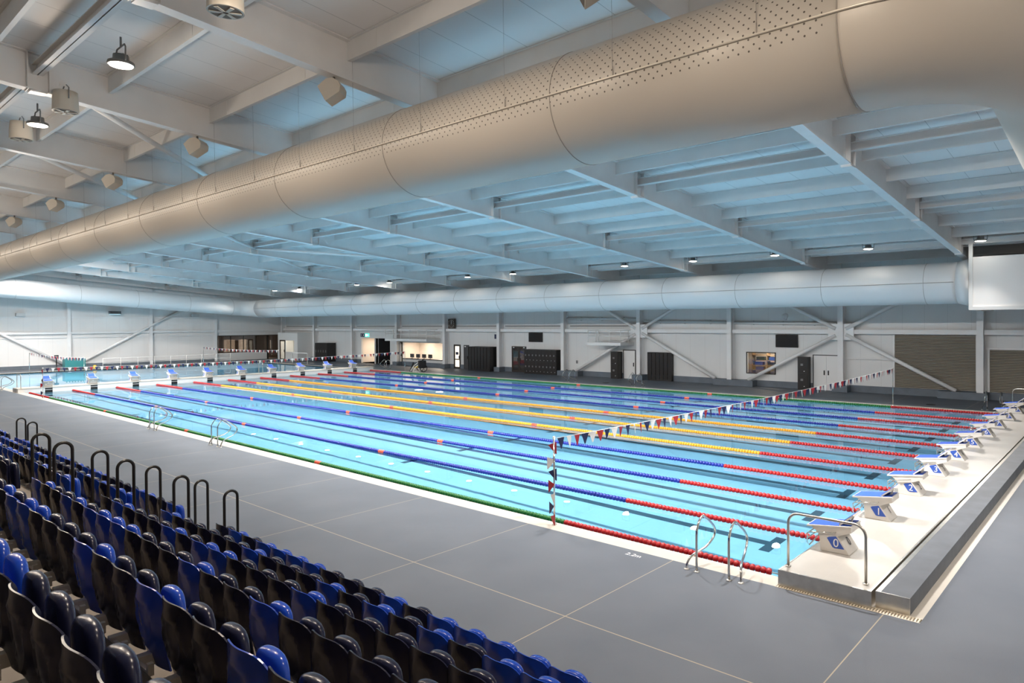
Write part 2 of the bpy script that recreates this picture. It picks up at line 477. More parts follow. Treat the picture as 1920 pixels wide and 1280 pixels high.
# roof geometry: underside of a rafter at y
RS = 0.0876
def zr(y): return 9.58 - RS * y
RX = [-2.0 - 7.336 * k for k in range(-1, 11)]
Y0, Y1 = -20.0, 31.2
for x in RX:
    b = MB()
    def par(x0, x1, h0, h1):
        b.prism([(Y0, zr(Y0) + h0), (Y1, zr(Y1) + h0), (Y1, zr(Y1) + h1), (Y0, zr(Y0) + h1)], x0, x1, 'x')
    par(x - 0.15, x + 0.15, 0, 0.03); par(x - 0.008, x + 0.008, 0.03, 0.90); par(x - 0.15, x + 0.15, 0.90, 0.93)
    for ys in (-14.15, -6.3, 1.55, 9.4, 17.25, 25.1):
        for q in (-0.22, 0.22):
            b.box(x - 0.145, ys + q - 0.008, zr(ys) - 0.01, x + 0.145, ys + q + 0.008, zr(ys) + 0.92)
        b.box(x - 0.15, ys - 0.17, zr(ys) - 0.035, x + 0.15, ys + 0.17, zr(ys) + 0.0)
    struct(b.build('roof_beam', M['steelwhite']))
XA, XB = -77.9, 13.0
k = -11
while 8.08 + 2.57 * k < 30.5:
    y = 8.08 + 2.57 * k; z = zr(y); k += 1
    if y < -20: continue
    b = MB()
    b.box(XA, y - 0.012, z + 0.49, XB, y + 0.012, z + 0.935)
    b.box(XA, y + 0.012, z + 0.49, XB, y + 0.085, z + 0.505)
    b.box(XA, y - 0.085, z + 0.92, XB, y - 0.012, z + 0.935)
    xx = XA
    for x in RX:                                    # splice plates a little away from every rafter
        b.box(x + 1.1, y - 0.018, z + 0.52, x + 1.16, y + 0.018, z + 0.90)
        b.box(x - 1.9, y - 0.018, z + 0.52, x - 1.84, y + 0.018, z + 0.90)
    struct(b.build('roof_purlin_beam', M['purlin']))
for y in (-14.15, -6.3, 1.55, 9.4, 17.25, 25.1):
    z = zr(y)
    b = MB()
    for h0, h1, w in ((0.42, 0.445, 0.11), (0.66, 0.68, 0.11)): b.box(XA, y - w, z + h0, XB, y + w, z + h1)
    b.box(XA, y - 0.01, z + 0.42, XB, y + 0.01, z + 0.68)
    struct(b.build('roof_strut_beam', M['steelwhite']))
# diagonal roof bracing tubes in two bays
for (xa, ya, xb, yb) in ((-16.7, -5.9, -24.0, 1.5), (-24.0, -5.9, -31.3, 1.5), (-31.35, 1.6, -38.6, 9.4), (-38.7, 9.4, -45.9, 17.2), (-31.35, 17.2, -38.6, 9.5)):
    struct(MB().tube([(xa, ya, zr(ya) + 0.36), (xb, yb, zr(yb) + 0.36)], 0.085, 12).build('roof_brace_beam', M['steelwhite']))
rf = MB().prism([(Y0, zr(Y0) + 0.935), (32.5, zr(32.5) + 0.935), (32.5, zr(32.5) + 1.2), (Y0, zr(Y0) + 1.2)], -78.2, 14, 'x')
struct(rf.build('ceiling', M['ceil']))

# walls
def wall_panels(mb, a0, a1, z0, z1, holes, place):
    """rectangle a0..a1 x z0..z1 cut by holes (a0,a1,z0,z1), added cell by cell"""
    A = sorted({a0, a1, *[h[0] for h in holes], *[h[1] for h in holes]})
    for i in range(len(A) - 1):
        l, r = A[i], A[i + 1]
        cuts = sorted((h[2], h[3]) for h in holes if h[0] <= l + 1e-6 and h[1] >= r - 1e-6)
        z = z0
        for c0, c1 in cuts:
            if c0 > z: place(mb, l, r, z, c0)
            z = c1
        if z < z1: place(mb, l, r, z, z1)
WY = 31.15
holes = [(-60.35, -57.72, DZ, 2.74), (-57.57, -55.11, DZ, 2.74), (-54.13, -52.98, DZ, 2.40), (-52.95, -46.68, 0.72, 2.38), (-15.49, -13.52, 0.89, 2.26)]
wf = MB()
wall_panels(wf, -78.2, 14, DZ - 0.01, 8.2, holes, lambda mb, l, r, a, b: mb.box(l, WY, a, r, WY + 0.2, b))
struct(wf.build('wall_far', M['wall']))
we = MB()
wall_panels(we, -20, 33, DZ - 0.01, 12.5, [(23.5, 30.95, DZ, 3.0)], lambda mb, l, r, a, b: mb.box(-78.2, l, a, -78.0, r, b))
struct(we.build('wall_left', M['wall_end']))
struct(MB().box(-78.2, -20.2, DZ - 0.01, 14, -20.0, 12.6).build('wall_near', mat('pale_stand_wall', (0.74, 0.70, 0.66), 0.6)))
struct(MB().box(13.8, -20.2, DZ - 0.01, 14.0, 33, 12.6).build('wall_right', M['wall_end']))
# plinths along the far wall and round the column feet
CX = [-2.01, -9.25, -16.51, -23.80, -31.15, -38.55, -45.88, -53.36, -61.45, -69.3, -76.8]
pl = MB()
edges = [14]
for a, b in ((14, -9.39), (-11.09, -24.36), (-25.51, -35.63), (-37.35, -42.9), (-43.6, -44.08), (-45.01, -47.69), (-47.69, -52.95), (-60.4, -78.0)):
    pl.box(min(a, b), WY - 0.05, DZ, max(a, b), WY + 0.001, 0.45)
struct(pl.build('baseboard_far', M['plinth']))
for i, x in enumerate(CX):
    w0, w1 = (0.35, 0.35)
    if i in (0,): w0, w1 = 2.0, 0.35
    if i == 2: w0, w1 = 1.1, 1.75
    if i == 4: w0, w1 = 0.4, 1.75
    if i in (1, 3): w0, w1 = 0.45, 0.45
    struct(MB().box(x - w0 + (0 if i else 0), 30.42, DZ, x + w1, WY - 0.051, 0.44).build('baseboard_column_plinth', M['plinth']))
    c = MB()
    h = zr(30.6) + 0.02
    c.box(x - 0.16, 30.6, 0.44, x + 0.16, 30.625, h); c.box(x - 0.16, WY - 0.035, 0.44, x + 0.16, WY - 0.012, h)
    c.box(x - 0.012, 30.625, 0.44, x + 0.012, WY - 0.035, h)
    struct(c.build('column', M['steelwhite']))
for i in range(len(CX) - 1):
    a, b = CX[i + 1] + 0.17, CX[i] - 0.17
    struct(MB().box(a, 30.75, 3.52, b, 30.95, 3.77).build('wall_girt_beam', M['steelwhite']))
struct(MB().box(CX[0] + 0.17, 30.75, 3.52, 12, 30.95, 3.77).build('wall_girt_beam', M['steelwhite']))
struct(MB().box(-9.05, 31.0, 2.02, -6.42, 31.1, 2.10).build('wall_girt_beam', M['steelwhite']))
def brace(a, b, r=0.115):
    struct(MB().tube([a, b], r, 14).build('wall_brace_beam', M['steelwhite']))
BY = 30.72
brace((-8.95, BY, 3.48), (-3.15, BY, 0.46)); brace((-9.55, BY, 3.42), (-15.2, BY, 0.46))
brace((-8.95, BY, 3.82), (-5.0, BY, 5.85)); brace((-9.55, BY, 3.82), (-13.6, BY, 5.9))
brace((-23.5, BY, 3.48), (-17.6, BY, 0.46)); brace((-24.1, BY, 3.42), (-29.8, BY, 0.46))
brace((-23.5, BY, 3.82), (-19.6, BY, 5.9)); brace((-24.1, BY, 3.82), (-28.0, BY, 5.9))
for x in (CX[1], CX[3]):
    gp = MB().prism([(x - 0.75, 3.3), (x - 0.55, 3.15), (x + 0.55, 3.15), (x + 0.75, 3.3), (x + 0.75, 3.95), (x + 0.55, 4.12), (x - 0.55, 4.12), (x - 0.75, 3.95)], 30.70, 30.74, 'y')
    struct(gp.build('wall_gusset_beam', M['steelwhite']))
# end wall frame
for y in (9.15, 16.5, 23.2, 1.7, -5.6, -13):
    c = MB()
    h = zr(y) + 0.9
    c.box(-77.68, y - 0.15, DZ, -77.66, y + 0.15, h); c.box(-77.98, y - 0.15, DZ, -77.96, y + 0.15, h); c.box(-77.96, y - 0.012, DZ, -77.68, y + 0.012, h)
    struct(c.build('column', M['steelwhite']))
EY = [-13, -5.6, 1.7, 9.15, 16.5, 23.2, 30.9]
for a, b in zip(EY, EY[1:]):
    struct(MB().box(-77.9, a + 0.16, 3.45, -77.72, b - 0.16, 3.66).build('wall_girt_beam', M['steelwhite']))
    struct(MB().box(-77.98, a + 0.16, 5.05, -77.9, b - 0.16, 5.18).build('wall_girt_beam', M['steelwhite']))
    struct(MB().box(-77.98, a + 0.16, 3.05, -77.9, b - 0.16, 3.16).build('wall_girt_beam', M['steelwhite']))
def ebrace(a, b): struct(MB().tube([(-77.75, *a), (-77.75, *b)], 0.13, 14).build('wall_brace_beam', M['steelwhite']))
ebrace((1.7, 4.9), (8.6, 0.5)); ebrace((10.1, 0.55), (20.4, 6.4))
struct(MB().box(-78.001, -20, DZ, -77.95, 23.4, 0.42).build('baseboard_left', M['plinth']))

# rooms and openings behind the far wall
def room(name, x0, x1, y1, z0, z1, m, y0=WY + 0.2, floor_m=None):
    r = MB()
    r.add([(x0, y1, z0), (x1, y1, z0), (x1, y1, z1), (x0, y1, z1)], [(0, 1, 2, 3)])
    r.add([(x0, y0, z0), (x0, y1, z0), (x0, y1, z1), (x0, y0, z1)], [(0, 1, 2, 3)])
    r.add([(x1, y0, z0), (x1, y1, z0), (x1, y1, z1), (x1, y0, z1)], [(0, 1, 2, 3)])
    r.add([(x0, y0, z1), (x0, y1, z1), (x1, y1, z1), (x1, y0, z1)], [(0, 1, 2, 3)])
    r.add([(x0, y0, z0), (x1, y0, z0), (x1, y1, z0), (x0, y1, z0)], [(0, 1, 2, 3)])
    return struct(r.build(name, m))
def roomlight(loc, w, col=(1, 0.86, 0.7), sx=0.6):
    l = bpy.data.lights.new('room_light', 'AREA'); l.size = sx; l.energy = w; l.color = col
    o = bpy.data.objects.new('room_light', l); COL.objects.link(o); o.location = loc
room('wall_entry_room', -61.2, -57.65, 35.5, DZ, 2.9, M['cream'])
roomlight((-59.2, 33.2, 2.85), 90)
struct(MB().box(-60.3, 34.9, DZ, -57.9, 35.0, 2.0).build('wall_entry_partition', M['brown']))
room('wall_dark_passage', -57.6, -55.0, 35.5, DZ, 2.9, M['darkgrey'])
room('wall_counter_room', -54.2, -46.5, 34.2, DZ, 2.55, M['cream'])
roomlight((-49.0, 32.7, 2.5), 110); roomlight((-52.4, 32.7, 2.5), 70)
struct(MB().box(-52.95, WY - 0.12, 0.72, -46.7, WY + 0.55, 0.78).build('windowsill_counter', M['darkgrey']))
struct(MB().box(-57.72, WY - 0.12, DZ, -57.57, WY + 0.3, 2.78).build('trim_1', M['white']))
room('wall_store_room', -16.6, -12.4, 33.6, DZ, 2.6, M['cream'])
roomlight((-14.5, 32.2, 2.55), 40)

def door(name, x0, x1, z1, leaf_m, frame_m, leaves=1, glass=None, y=WY, frame=0.06, z0=DZ):
    f = MB()
    f.box(x0, y - 0.05, z0, x0 + frame, y + 0.03, z1); f.box(x1 - frame, y - 0.05, z0, x1, y + 0.03, z1); f.box(x0 + frame, y - 0.05, z1 - frame, x1 - frame, y + 0.03, z1)
    d = struct(f.build(name, frame_m))
    w = (x1 - x0 - 2 * frame) / leaves
    for i in range(leaves):
        a, b = x0 + frame + w * i + 0.006, x0 + frame + w * (i + 1) - 0.006
        if glass:
            lf = MB(); t = 0.10 if w > 0.55 else 0.07
            lf.box(a, y - 0.03, z0, a + t, y + 0.01, z1 - frame); lf.box(b - t, y - 0.03, z0, b, y + 0.01, z1 - frame)
            lf.box(a + t, y - 0.03, z0, b - t, y + 0.01, z0 + 0.16); lf.box(a + t, y - 0.03, z1 - frame - t, b - t, y + 0.01, z1 - frame)
            if glass == 'litglass': lf.box(a + t, y - 0.03, 0.86, b - t, y + 0.01, 0.96)
            lf.build('door_leaf', frame_m, d)
            MB().box(a + t, y - 0.014, z0 + 0.16, b - t, y - 0.006, z1 - frame - t).build('door_pane', M[glass], d)
        else:
            MB().box(a, y - 0.03, z0, b, y + 0.005, z1 - frame).build('door_leaf', leaf_m, d)
        hx = b - 0.12 if i == 0 else a + 0.12
        MB().box(hx - 0.03, y - 0.075, 0.98, hx + 0.03, y - 0.03, 1.26).build('door_handle', M['black'], d)
    return d
d1 = door('door_1', -45.01, -44.08, 2.30, M['frame_dark'], M['frame_dark'], 1, 'litglass')
MB().box(-44.75, WY - 0.034, 1.34, -44.37, WY - 0.02, 1.60).build('door_sign', M['navysign'], d1)
d2 = door('door_2', -43.60, -42.90, 2.27, M['darkgrey'], M['darkgrey'])
MB().box(-43.5, WY - 0.045, 2.08, -43.3, WY - 0.028, 2.18).build('door_sign', M['whitemark'], d2)
d3 = door('door_3', -37.35, -35.63, 2.27, M['black'], M['frame_dark'], 2, 'tinted')
for sx in (-37.18, -35.95): MB().box(sx, WY - 0.066, 2.13, sx + 0.16, WY - 0.049, 2.2).build('door_sign', M['whitemark'], d3)
door('door_4', -25.51, -24.36, 2.22, M['white'], M['darkgrey'])
door('door_5', -11.09, -9.42, 2.22, M['white'], M['darkgrey'], 2, frame=0.05)
door('door_6', -54.13, -52.98, 2.40, M['frame_dark'], M['frame_dark'], 1, 'pane')
# glass double door niche gives the tinted leaves something bluish behind
nb = mat('cool_niche_wall', (0.35, 0.42, 0.52), 0.5)
struct(MB().box(-37.3, WY + 0.0005, 0.1, -35.68, WY + 0.004, 2.2).build('wall_door_backing', nb))
# store window with shelves behind
wn = MB()
for a in ((-15.52, 0.86, -15.46, 2.29), (-13.55, 0.86, -13.49, 2.29), (-15.52, 0.86, -13.49, 0.92), (-15.52, 2.23, -13.49, 2.29)):
    wn.box(a[0], WY - 0.04, a[1], a[2], WY + 0.02, a[3])
w1 = struct(wn.build('window_1', M['frame_dark']))
MB().box(-15.46, WY - 0.012, 0.92, -13.55, WY - 0.004, 2.23).build('window_pane', M['pane'], w1)
rk = thing('storage_rack', 'wooden storage rack of blue and dark bins seen through store window', 'rack', (-14.9, 32.6, DZ))
b = MB()
for zz in (0.35, 0.95, 1.25, 1.6, 1.95): b.box(-0.8, -0.25, zz, 1.0, 0.25, zz + 0.04)
for xx in (-0.8, 0.25, 0.96): b.box(xx, -0.25, 0, xx + 0.05, 0.25, 2.2)
b.build('shelf_frame', M['shelfint'], rk)
for i, (zz, a) in enumerate(((1.29, -0.6), (1.64, -0.5), (0.99, -0.55), (1.29, 0.35), (1.64, 0.4))):
    tag(MB().box(rk.location.x + a, 32.4, DZ + zz + 0.001, rk.location.x + a + 0.55, 32.75, DZ + zz + 0.22).build('storage_bin', M['bluedark'] if i % 2 == 0 else M['black']),
        'bin on ' + ['middle shelf, left bay', 'upper shelf, left bay', 'lower shelf, left bay', 'middle shelf, right bay', 'upper shelf, right bay'][i] + ' of the store rack', 'bin', 'bins in the store room')
# office block projecting from the far wall at the far corner
ob = MB()
OY = 29.3
wall_panels(ob, -75.1, -70.5, DZ, 3.2, [(-74.6, -73.35, DZ, 2.42), (-73.2, -71.15, 0.98, 2.42)], lambda mb, l, r, a, c: mb.box(l, OY, a, r, OY + 0.12, c))
ob.box(-70.62, OY + 0.12, DZ, -70.5, WY, 3.2); ob.box(-75.1, OY + 0.12, DZ, -74.98, WY, 3.2); ob.box(-75.1, OY, 3.2, -70.5, WY, 3.28)
struct(ob.build('wall_office_block', M['white']))
roomlight((-72.6, 30.3, 3.1), 70)
door('door_7', -74.6, -73.35, 2.42, M['frame_dark'], M['frame_dark'], 1, 'pane', y=OY)
w2 = MB()
for a in ((-73.2, 0.98, -73.14, 2.42), (-71.21, 0.98, -71.15, 2.42), (-73.2, 0.98, -71.15, 1.04), (-73.2, 2.36, -71.15, 2.42)):
    w2.box(a[0], OY - 0.02, a[1], a[2], OY + 0.06, a[3])
w2 = struct(w2.build('window_2', M['white']))
MB().box(-73.14, OY + 0.01, 1.04, -71.21, OY + 0.02, 2.36).build('window_pane', M['pane'], w2)
w3 = MB()
w3.box(-75.95, WY - 0.03, 1.13, -75.25, WY, 2.36)
w3 = struct(w3.build('window_3', M['frame_dark']))
MB().box(-75.88, WY - 0.036, 1.2, -75.32, WY - 0.031, 2.29).build('window_pane', M['litglass'], w3)
# glazed office in the end wall
ro = MB()
x0, x1, y0, y1, z0, z1 = -82.2, -78.2, 23.4, 31.0, DZ, 3.05
ro.add([(x0, y0, z0), (x0, y1, z0), (x0, y1, z1), (x0, y0, z1)], [(0, 1, 2, 3)])
ro.add([(x0, y0, z0), (x1, y0, z0), (x1, y0, z1), (x0, y0, z1)], [(0, 1, 2, 3)])
ro.add([(x0, y1, z0), (x1, y1, z0), (x1, y1, z1), (x0, y1, z1)], [(0, 1, 2, 3)])
ro.add([(x0, y0, z1), (x1, y0, z1), (x1, y1, z1), (x0, y1, z1)], [(0, 1, 2, 3)])
struct(ro.build('wall_glazed_office', M['ceilroom']))
roomlight((-80.0, 27.3, 3.0), 14)
struct(MB().box(-78.12, 23.5, DZ, -78.0, 29.35, 0.95).build('wall_office_sill', M['white']))
w4 = MB()
for yy in (23.5, 25.0, 26.5, 28.0, 29.35, 30.85):
    w4.box(-78.1, yy, 0.95 if yy < 29 else DZ, -78.0, yy + (0.06 if yy < 29 else 0.2), 3.0)
w4.box(-78.1, 23.5, 2.92, -78.0, 31.0, 3.0)
w4 = struct(w4.build('window_4', M['black']))
for a, c in ((23.56, 25.0), (25.06, 26.5), (26.56, 28.0), (28.06, 29.35)):
    MB().box(-78.06, a, 0.95, -78.05, c, 2.92).build('window_pane', M['tinted'], w4)
MB().box(-78.06, 29.55, DZ, -78.05, 30.85, 2.92).build('door_pane', M['tinted'], w4)
for yy, ww in ((26.0, 1.3), (27.8, 0.9)):
    struct(MB().box(-82.15, yy, 0.9, -82.1, yy + ww, 2.4).build('window_inner', M['litglass']))

# ================================================================== START PLATFORM, BENCH, BULKHEAD
PZ = 0.305
pf = thing('start_platform', 'long white tiled starting platform with stainless edge carrying the near blocks', 'platform', (0, 0, 0))
MB().box(0.03, -0.33, -0.3, 1.40, 25.73, PZ).build('platform_deck', M['platform'], pf)
b = MB()
b.box(0.0, -0.36, DZ - 0.02, 1.43, -0.33, PZ + 0.002); b.box(0.0, 25.73, DZ - 0.02, 1.43, 25.76, PZ + 0.002)
b.box(0.0, -0.33, -0.1, 0.03, 25.73, PZ + 0.003); b.box(1.40, -0.33, DZ, 1.43, 25.73, PZ + 0.003)
b.build('edge_trim', M['steel'], pf)
bn = thing('bench_wall', 'low grey coated upstand with stainless end running behind the platform', 'upstand', (0, 0, 0))
MB().box(1.53, -0.24, DZ, 1.93, 25.76, 0.295).build('upstand_body', mat('grey_upstand_coating', (0.095, 0.105, 0.122), 0.55, noise=0.15, nscale=2.5), bn)
b = MB(); b.box(1.46, -0.262, DZ, 1.93, -0.24, 0.297); b.box(1.46, -0.24, DZ, 1.53, 25.76, 0.297)
b.build('end_plate', M['steel'], bn)

bk = thing('pool_bulkhead', 'white bulkhead across the pool carrying the far row of blocks', 'bulkhead', (0, 0, 0))
MB().box(-51.2, -0.32, -1.3, -50.0, 25.7, PZ).build('bulkhead_body', mat('white_bulkhead_panel', (0.78, 0.76, 0.73), 0.4), bk)
b = MB(); b.box(-51.22, -0.34, PZ - 0.035, -49.97, 25.72, PZ + 0.004)
b.build('bulkhead_top', M['coping'], bk)
MB().box(-51.15, -0.36, DZ, -50.05, -0.341, PZ - 0.02).build('end_plate', M['steel'], bk)
b = MB()
for i in range(10):
    yc = 1.27 + 2.5 * i
    for z0, z1 in ((0.16, 0.25), (-0.06, 0.13), (-0.35, -0.09)): b.box(-49.999, yc - 0.2, z0, -49.992, yc + 0.2, z1)
b.build('target_band', M['black'], bk)

# ------------------------------------------------------------------ starting blocks
def block_meshes():
    q = {}
    w = 0.255
    body = MB()
    body.prism([(0.19, 0), (0.675, 0), (0.66, 0.02), (0.475, 0.295), (0.50, 0.30), (0.71, 0.385), (0.70, 0.475), (0.10, 0.41), (0.02, 0.388), (0.13, 0.315), (0.17, 0.24)], -w, w, 'y')
    q['pedestal'] = body.mesh('pedestal', M['blockwhite'])
    pt = MB()
    pt.prism([(-0.05, 0.375), (-0.05, 0.402), (0.70, 0.492), (0.715, 0.465)], -w - 0.012, w + 0.012, 'y')
    q['platform_plate'] = pt.mesh('platform_plate', M['blockwhite'])
    pad = MB()
    pad.prism([(-0.03, 0.4045), (-0.03, 0.4095), (0.50, 0.4735), (0.50, 0.4685)], -w + 0.02, w - 0.02, 'y')
    q['foot_pad'] = pad.mesh('foot_pad', M['bluepad'])
    kp = MB()
    kp.prism([(0.475, 0.478), (0.505, 0.470), (0.745, 0.66), (0.72, 0.685)], -0.2, 0.2, 'y')
    kp.prism([(0.60, 0.485), (0.64, 0.489), (0.68, 0.607), (0.645, 0.585)], -0.025, 0.025, 'y')
    q['kick_plate'] = kp.mesh('kick_plate', M['blockwhite'])
    ku = MB()
    ku.prism([(0.487, 0.489), (0.482, 0.495), (0.712, 0.684), (0.717, 0.678)], -0.185, 0.185, 'y')
    q['kick_top_pad'] = ku.mesh('kick_top_pad', M['bluepad'])
    kd = MB()
    kd.prism([(0.52, 0.4755), (0.52, 0.480), (0.695, 0.500), (0.695, 0.4965)], -w + 0.03, w - 0.03, 'y')
    q['kick_pad'] = kd.mesh('kick_pad', M['bluedark'])
    gb = MB()
    for s in (-1, 1):
        yy = s * (w + 0.03)
        gb.tube([(0.45, s * (w - 0.01), 0.352), (0.45, yy, 0.352), (0.02, yy, 0.288), (-0.03, yy, 0.265), (-0.035, yy, 0.10), (0.0, yy, 0.055), (0.08, s * (w - 0.03), 0.16), (0.15, s * (w - 0.05), 0.255)], 0.012, 8)
    gb.tube([(-0.034, -w - 0.03, 0.17), (-0.034, w + 0.03, 0.17)], 0.012, 8)
    gb.tube([(-0.03, -w - 0.03, 0.262), (-0.03, w + 0.03, 0.262)], 0.012, 8)
    q['hand_grip'] = gb.mesh('hand_grip', M['chrome'])
    for s, nm in ((-1, 'n'), (1, 'f')):
        dc = MB()
        dc.prism([(0.30, 0.235), (0.335, 0.255), (0.455, 0.285), (0.595, 0.085), (0.43, 0.075), (0.395, 0.09)], s * (w + 0.001), s * (w + 0.004), 'y')
        q['decal' + nm] = dc.mesh('number_panel', M['blue'])
    return q
BQ = block_meshes()
def start_block(n, xf, yc, mirror, label, group):
    t = thing('starting_block', label, 'starting block', (xf, yc, PZ + 0.004), PI if mirror else 0.0, group)
    for nm in ('pedestal', 'platform_plate', 'foot_pad', 'kick_plate', 'kick_top_pad', 'kick_pad', 'hand_grip'):
        use(BQ[nm], nm, t)
    for s, nm in ((-1, 'decaln'), (1, 'decalf')):
        dp = use(BQ[nm], 'number_panel', t)
        text('number', str(n), 0.20, M['whitemark'], dp, (0.455, s * 0.260, 0.165), (R(90), 0, 0 if s < 0 else PI), shear=0.0)
    text('back_number', str(n), 0.20, M['greymark'], t, (0.583, 0.03, 0.158), (R(90 - 33), 0, R(90)))
    return t
for n in range(10):
    where = ['beside the stainless handrail', 'beside block zero', 'between blocks one and three', 'between blocks two and four', 'between blocks three and five',
             'between blocks four and six', 'between blocks five and seven', 'between blocks six and eight', 'between blocks seven and nine', 'last on the platform'][n]
    start_block(n, 0.0, 1.27 + 2.5 * n, False, 'white starting block number %d with blue pad, %s' % (n, where), 'starting blocks on the near platform')
for n in range(10):
    start_block(n, -50.0, 1.27 + 2.5 * n, True, 'white starting block on the far bulkhead, %s of ten from the left' % ORD[n], 'starting blocks on the far bulkhead')

# ------------------------------------------------------------------ stainless rails
def end_rail(x0, x1, y, zb0, label):
    h = 0.88
    r = 0.17
    zb0 += 0.0045
    pts = [(x0, y, zb0)] + arc((x0 + r, y, zb0 + h - r), r, PI, PI / 2, 6, ((1, 0, 0), (0, 0, 1))) + arc((x1 - r, y, zb0 + h - r), r, PI / 2, 0, 6, ((1, 0, 0), (0, 0, 1))) + [(x1, y, zb0)]
    t = thing('guard_rail', label, 'rail', (0, 0, 0))
    MB().tube(pts, 0.022, 12).build('rail_tube', M['steel'], t)
    b = MB()
    for x in (x0, x1): b.lathe([(0.045, 0), (0.045, 0.012), (0.025, 0.016)], (x, y, zb0), 'z', 16)
    b.build('base_flange', M['steel'], t)
end_rail(0.07, 1.28, -0.11, PZ, 'stainless hoop guard rail at near end of the start platform')
end_rail(0.07, 1.28, 25.5, PZ, 'stainless hoop guard rail at far end of the start platform')
end_rail(-51.1, -50.1, -0.15, PZ + 0.004, 'stainless hoop guard rail at near end of the bulkhead')
end_rail(-50.78, -50.12, 15.4, PZ + 0.004, 'slim steel guard rail standing mid bulkhead by the blocks')

def grab_meshes(name, m):
    """one pool ladder grab rail: straight post on the deck, loop reaching out over the water, splayed second foot"""
    pts = [(0, 0, 0), (0, 0, 0.62), (0, 0.03, 0.74), (0, 0.10, 0.85), (0, 0.19, 0.90), (0, 0.28, 0.885), (0.0, 0.52, 0.72), (0.0, 0.64, 0.60), (0.005, 0.665, 0.53), (0.015, 0.63, 0.44), (0.05, 0.48, 0.33),
           (0.12, 0.22, 0.25), (0.17, 0.09, 0.19), (0.20, 0.03, 0.10), (0.205, 0.01, 0)]
    out = []
    P = [Vector(p) for p in pts]
    for i in range(len(P) - 1):
        p0, p1, p2, p3 = P[max(i - 1, 0)], P[i], P[i + 1], P[min(i + 2, len(P) - 1)]
        for k in range(3):
            u = k / 3
            out.append(0.5 * ((2 * p1) + (p2 - p0) * u + (2 * p0 - 5 * p1 + 4 * p2 - p3) * u * u + (3 * p1 - p0 - 3 * p2 + p3) * u ** 3))
    out.append(P[-1])
    a = MB().tube(out, 0.021, 10)
    b = MB()
    for x, y in ((0, 0), (0.205, 0.01)): b.lathe([(0.05, 0), (0.05, 0.012), (0.026, 0.018)], (x, y, 0), 'z', 14)
    return a, b
ga, gb_ = grab_meshes('grab', M['chrome'])
GM, GF = ga.mesh('rail_tube', M['chrome']), gb_.mesh('base_flange', M['steel'])
def ladder(xm, y, ry, label, gap=0.6):
    """a pair of grab rails; ry = 1 when the water lies toward +y"""
    t = thing('pool_ladder', label, 'pool ladder', (xm, y, DZ), 0.0 if ry > 0 else PI)
    for s in (-1, 1):
        o = use(GM, 'grab_rail', t, (s * gap / 2, 0, 0)); o.scale = (s, 1, 1)
        f = use(GF, 'base_flange', t, (s * gap / 2, 0, 0)); f.scale = (s, 1, 1)
    return t
ladder(-1.015, -0.65, 1, 'polished steel pool ladder rails on near edge beside the start platform')
ladder(-20.4, -0.62, 1, 'polished steel pool ladder rails on near edge, second pair from the left', 0.5)
ladder(-26.3, -0.62, 1, 'polished steel pool ladder rails on near edge, leftmost pair on that side', 0.5)
ladder(-0.75, 26.35, -1, 'steel pool ladder rails on far edge next to the start platform')
ladder(-20.9, 26.35, -1, 'steel pool ladder rails on far edge before the open black lockers')
ladder(-26.6, 26.35, -1, 'steel pool ladder rails on far edge before the leftmost column plinth brace')
ladder(-48.6, 26.35, -1, 'steel pool ladder rails on far edge next to the bulkhead end')
ladder(-53.3, -0.6, 1, 'steel pool ladder rails on near edge behind the bulkhead')

# ------------------------------------------------------------------ lane ropes
def float_mesh(name, x0, x1, m, pitch=0.1):
    b = MB()
    n = max(1, int(round((x1 - x0) / pitch)))
    p = (x1 - x0) / n
    for i in range(n):
        c = x0 + (i + 0.5) * p
        b.lathe([(0.022, -0.48 * p), (0.062, -0.30 * p), (0.070, 0.0), (0.062, 0.30 * p), (0.022, 0.48 * p)], (c, 0, 0), 'x', 10)
    return b.mesh(name, m)
rope_kinds = {}
def rope_meshes(colour):
    if colour not in rope_kinds:
        b = MB()
        for x0, x1 in ((-14.85, -5.0), (-24.85, -15.15), (-34.85, -25.15), (-45.0, -35.15)):
            n = int(round((x1 - x0) / 0.1)); p = (x1 - x0) / n
            for i in range(n):
                c = x0 + (i + 0.5) * p
                b.lathe([(0.022, -0.48 * p), (0.062, -0.30 * p), (0.070, 0.0), (0.062, 0.30 * p), (0.022, 0.48 * p)], (c, 0, 0), 'x', 8)
        rope_kinds[colour] = b.mesh(colour + '_floats', M[colour])
    return rope_kinds[colour]
RED_A, RED_B = float_mesh('red_floats', -5.0, -0.35, M['red']), float_mesh('red_floats', -49.68, -45.0, M['red'])
MARK = float_mesh('marker_float', -0.15, 0.15, M['orange'])
CAB = MB().tube([(-49.98, 0, 0), (-0.02, 0, 0)], 0.012, 6).mesh('cable', M['cable'])
RY = [0.21, 2.5, 5.0, 7.5, 10.0, 12.5, 15.0, 17.5, 20.0, 22.5, 25.15]
RC = ['green', 'bluefloat', 'bluefloat', 'bluefloat', 'yellow', 'yellow', 'yellow', 'bluefloat', 'bluefloat', 'bluefloat', 'green']
RL = ['green lane rope with red ends along the near pool edge', 'blue lane rope with red ends, nearest blue rope to the stand', 'blue lane rope with red ends, second blue from the near edge',
      'blue lane rope with red ends just nearer than the yellow ropes', 'yellow lane rope with red ends, nearest of the yellow ropes', 'yellow lane rope with red ends, middle of the yellow ropes',
      'yellow lane rope with red ends, far one of the yellow ropes', 'blue lane rope with red ends just beyond the yellow ropes', 'blue lane rope with red ends, second blue from the far edge',
      'blue lane rope with red ends, last blue before the far edge', 'green lane rope with red ends along the far pool edge']
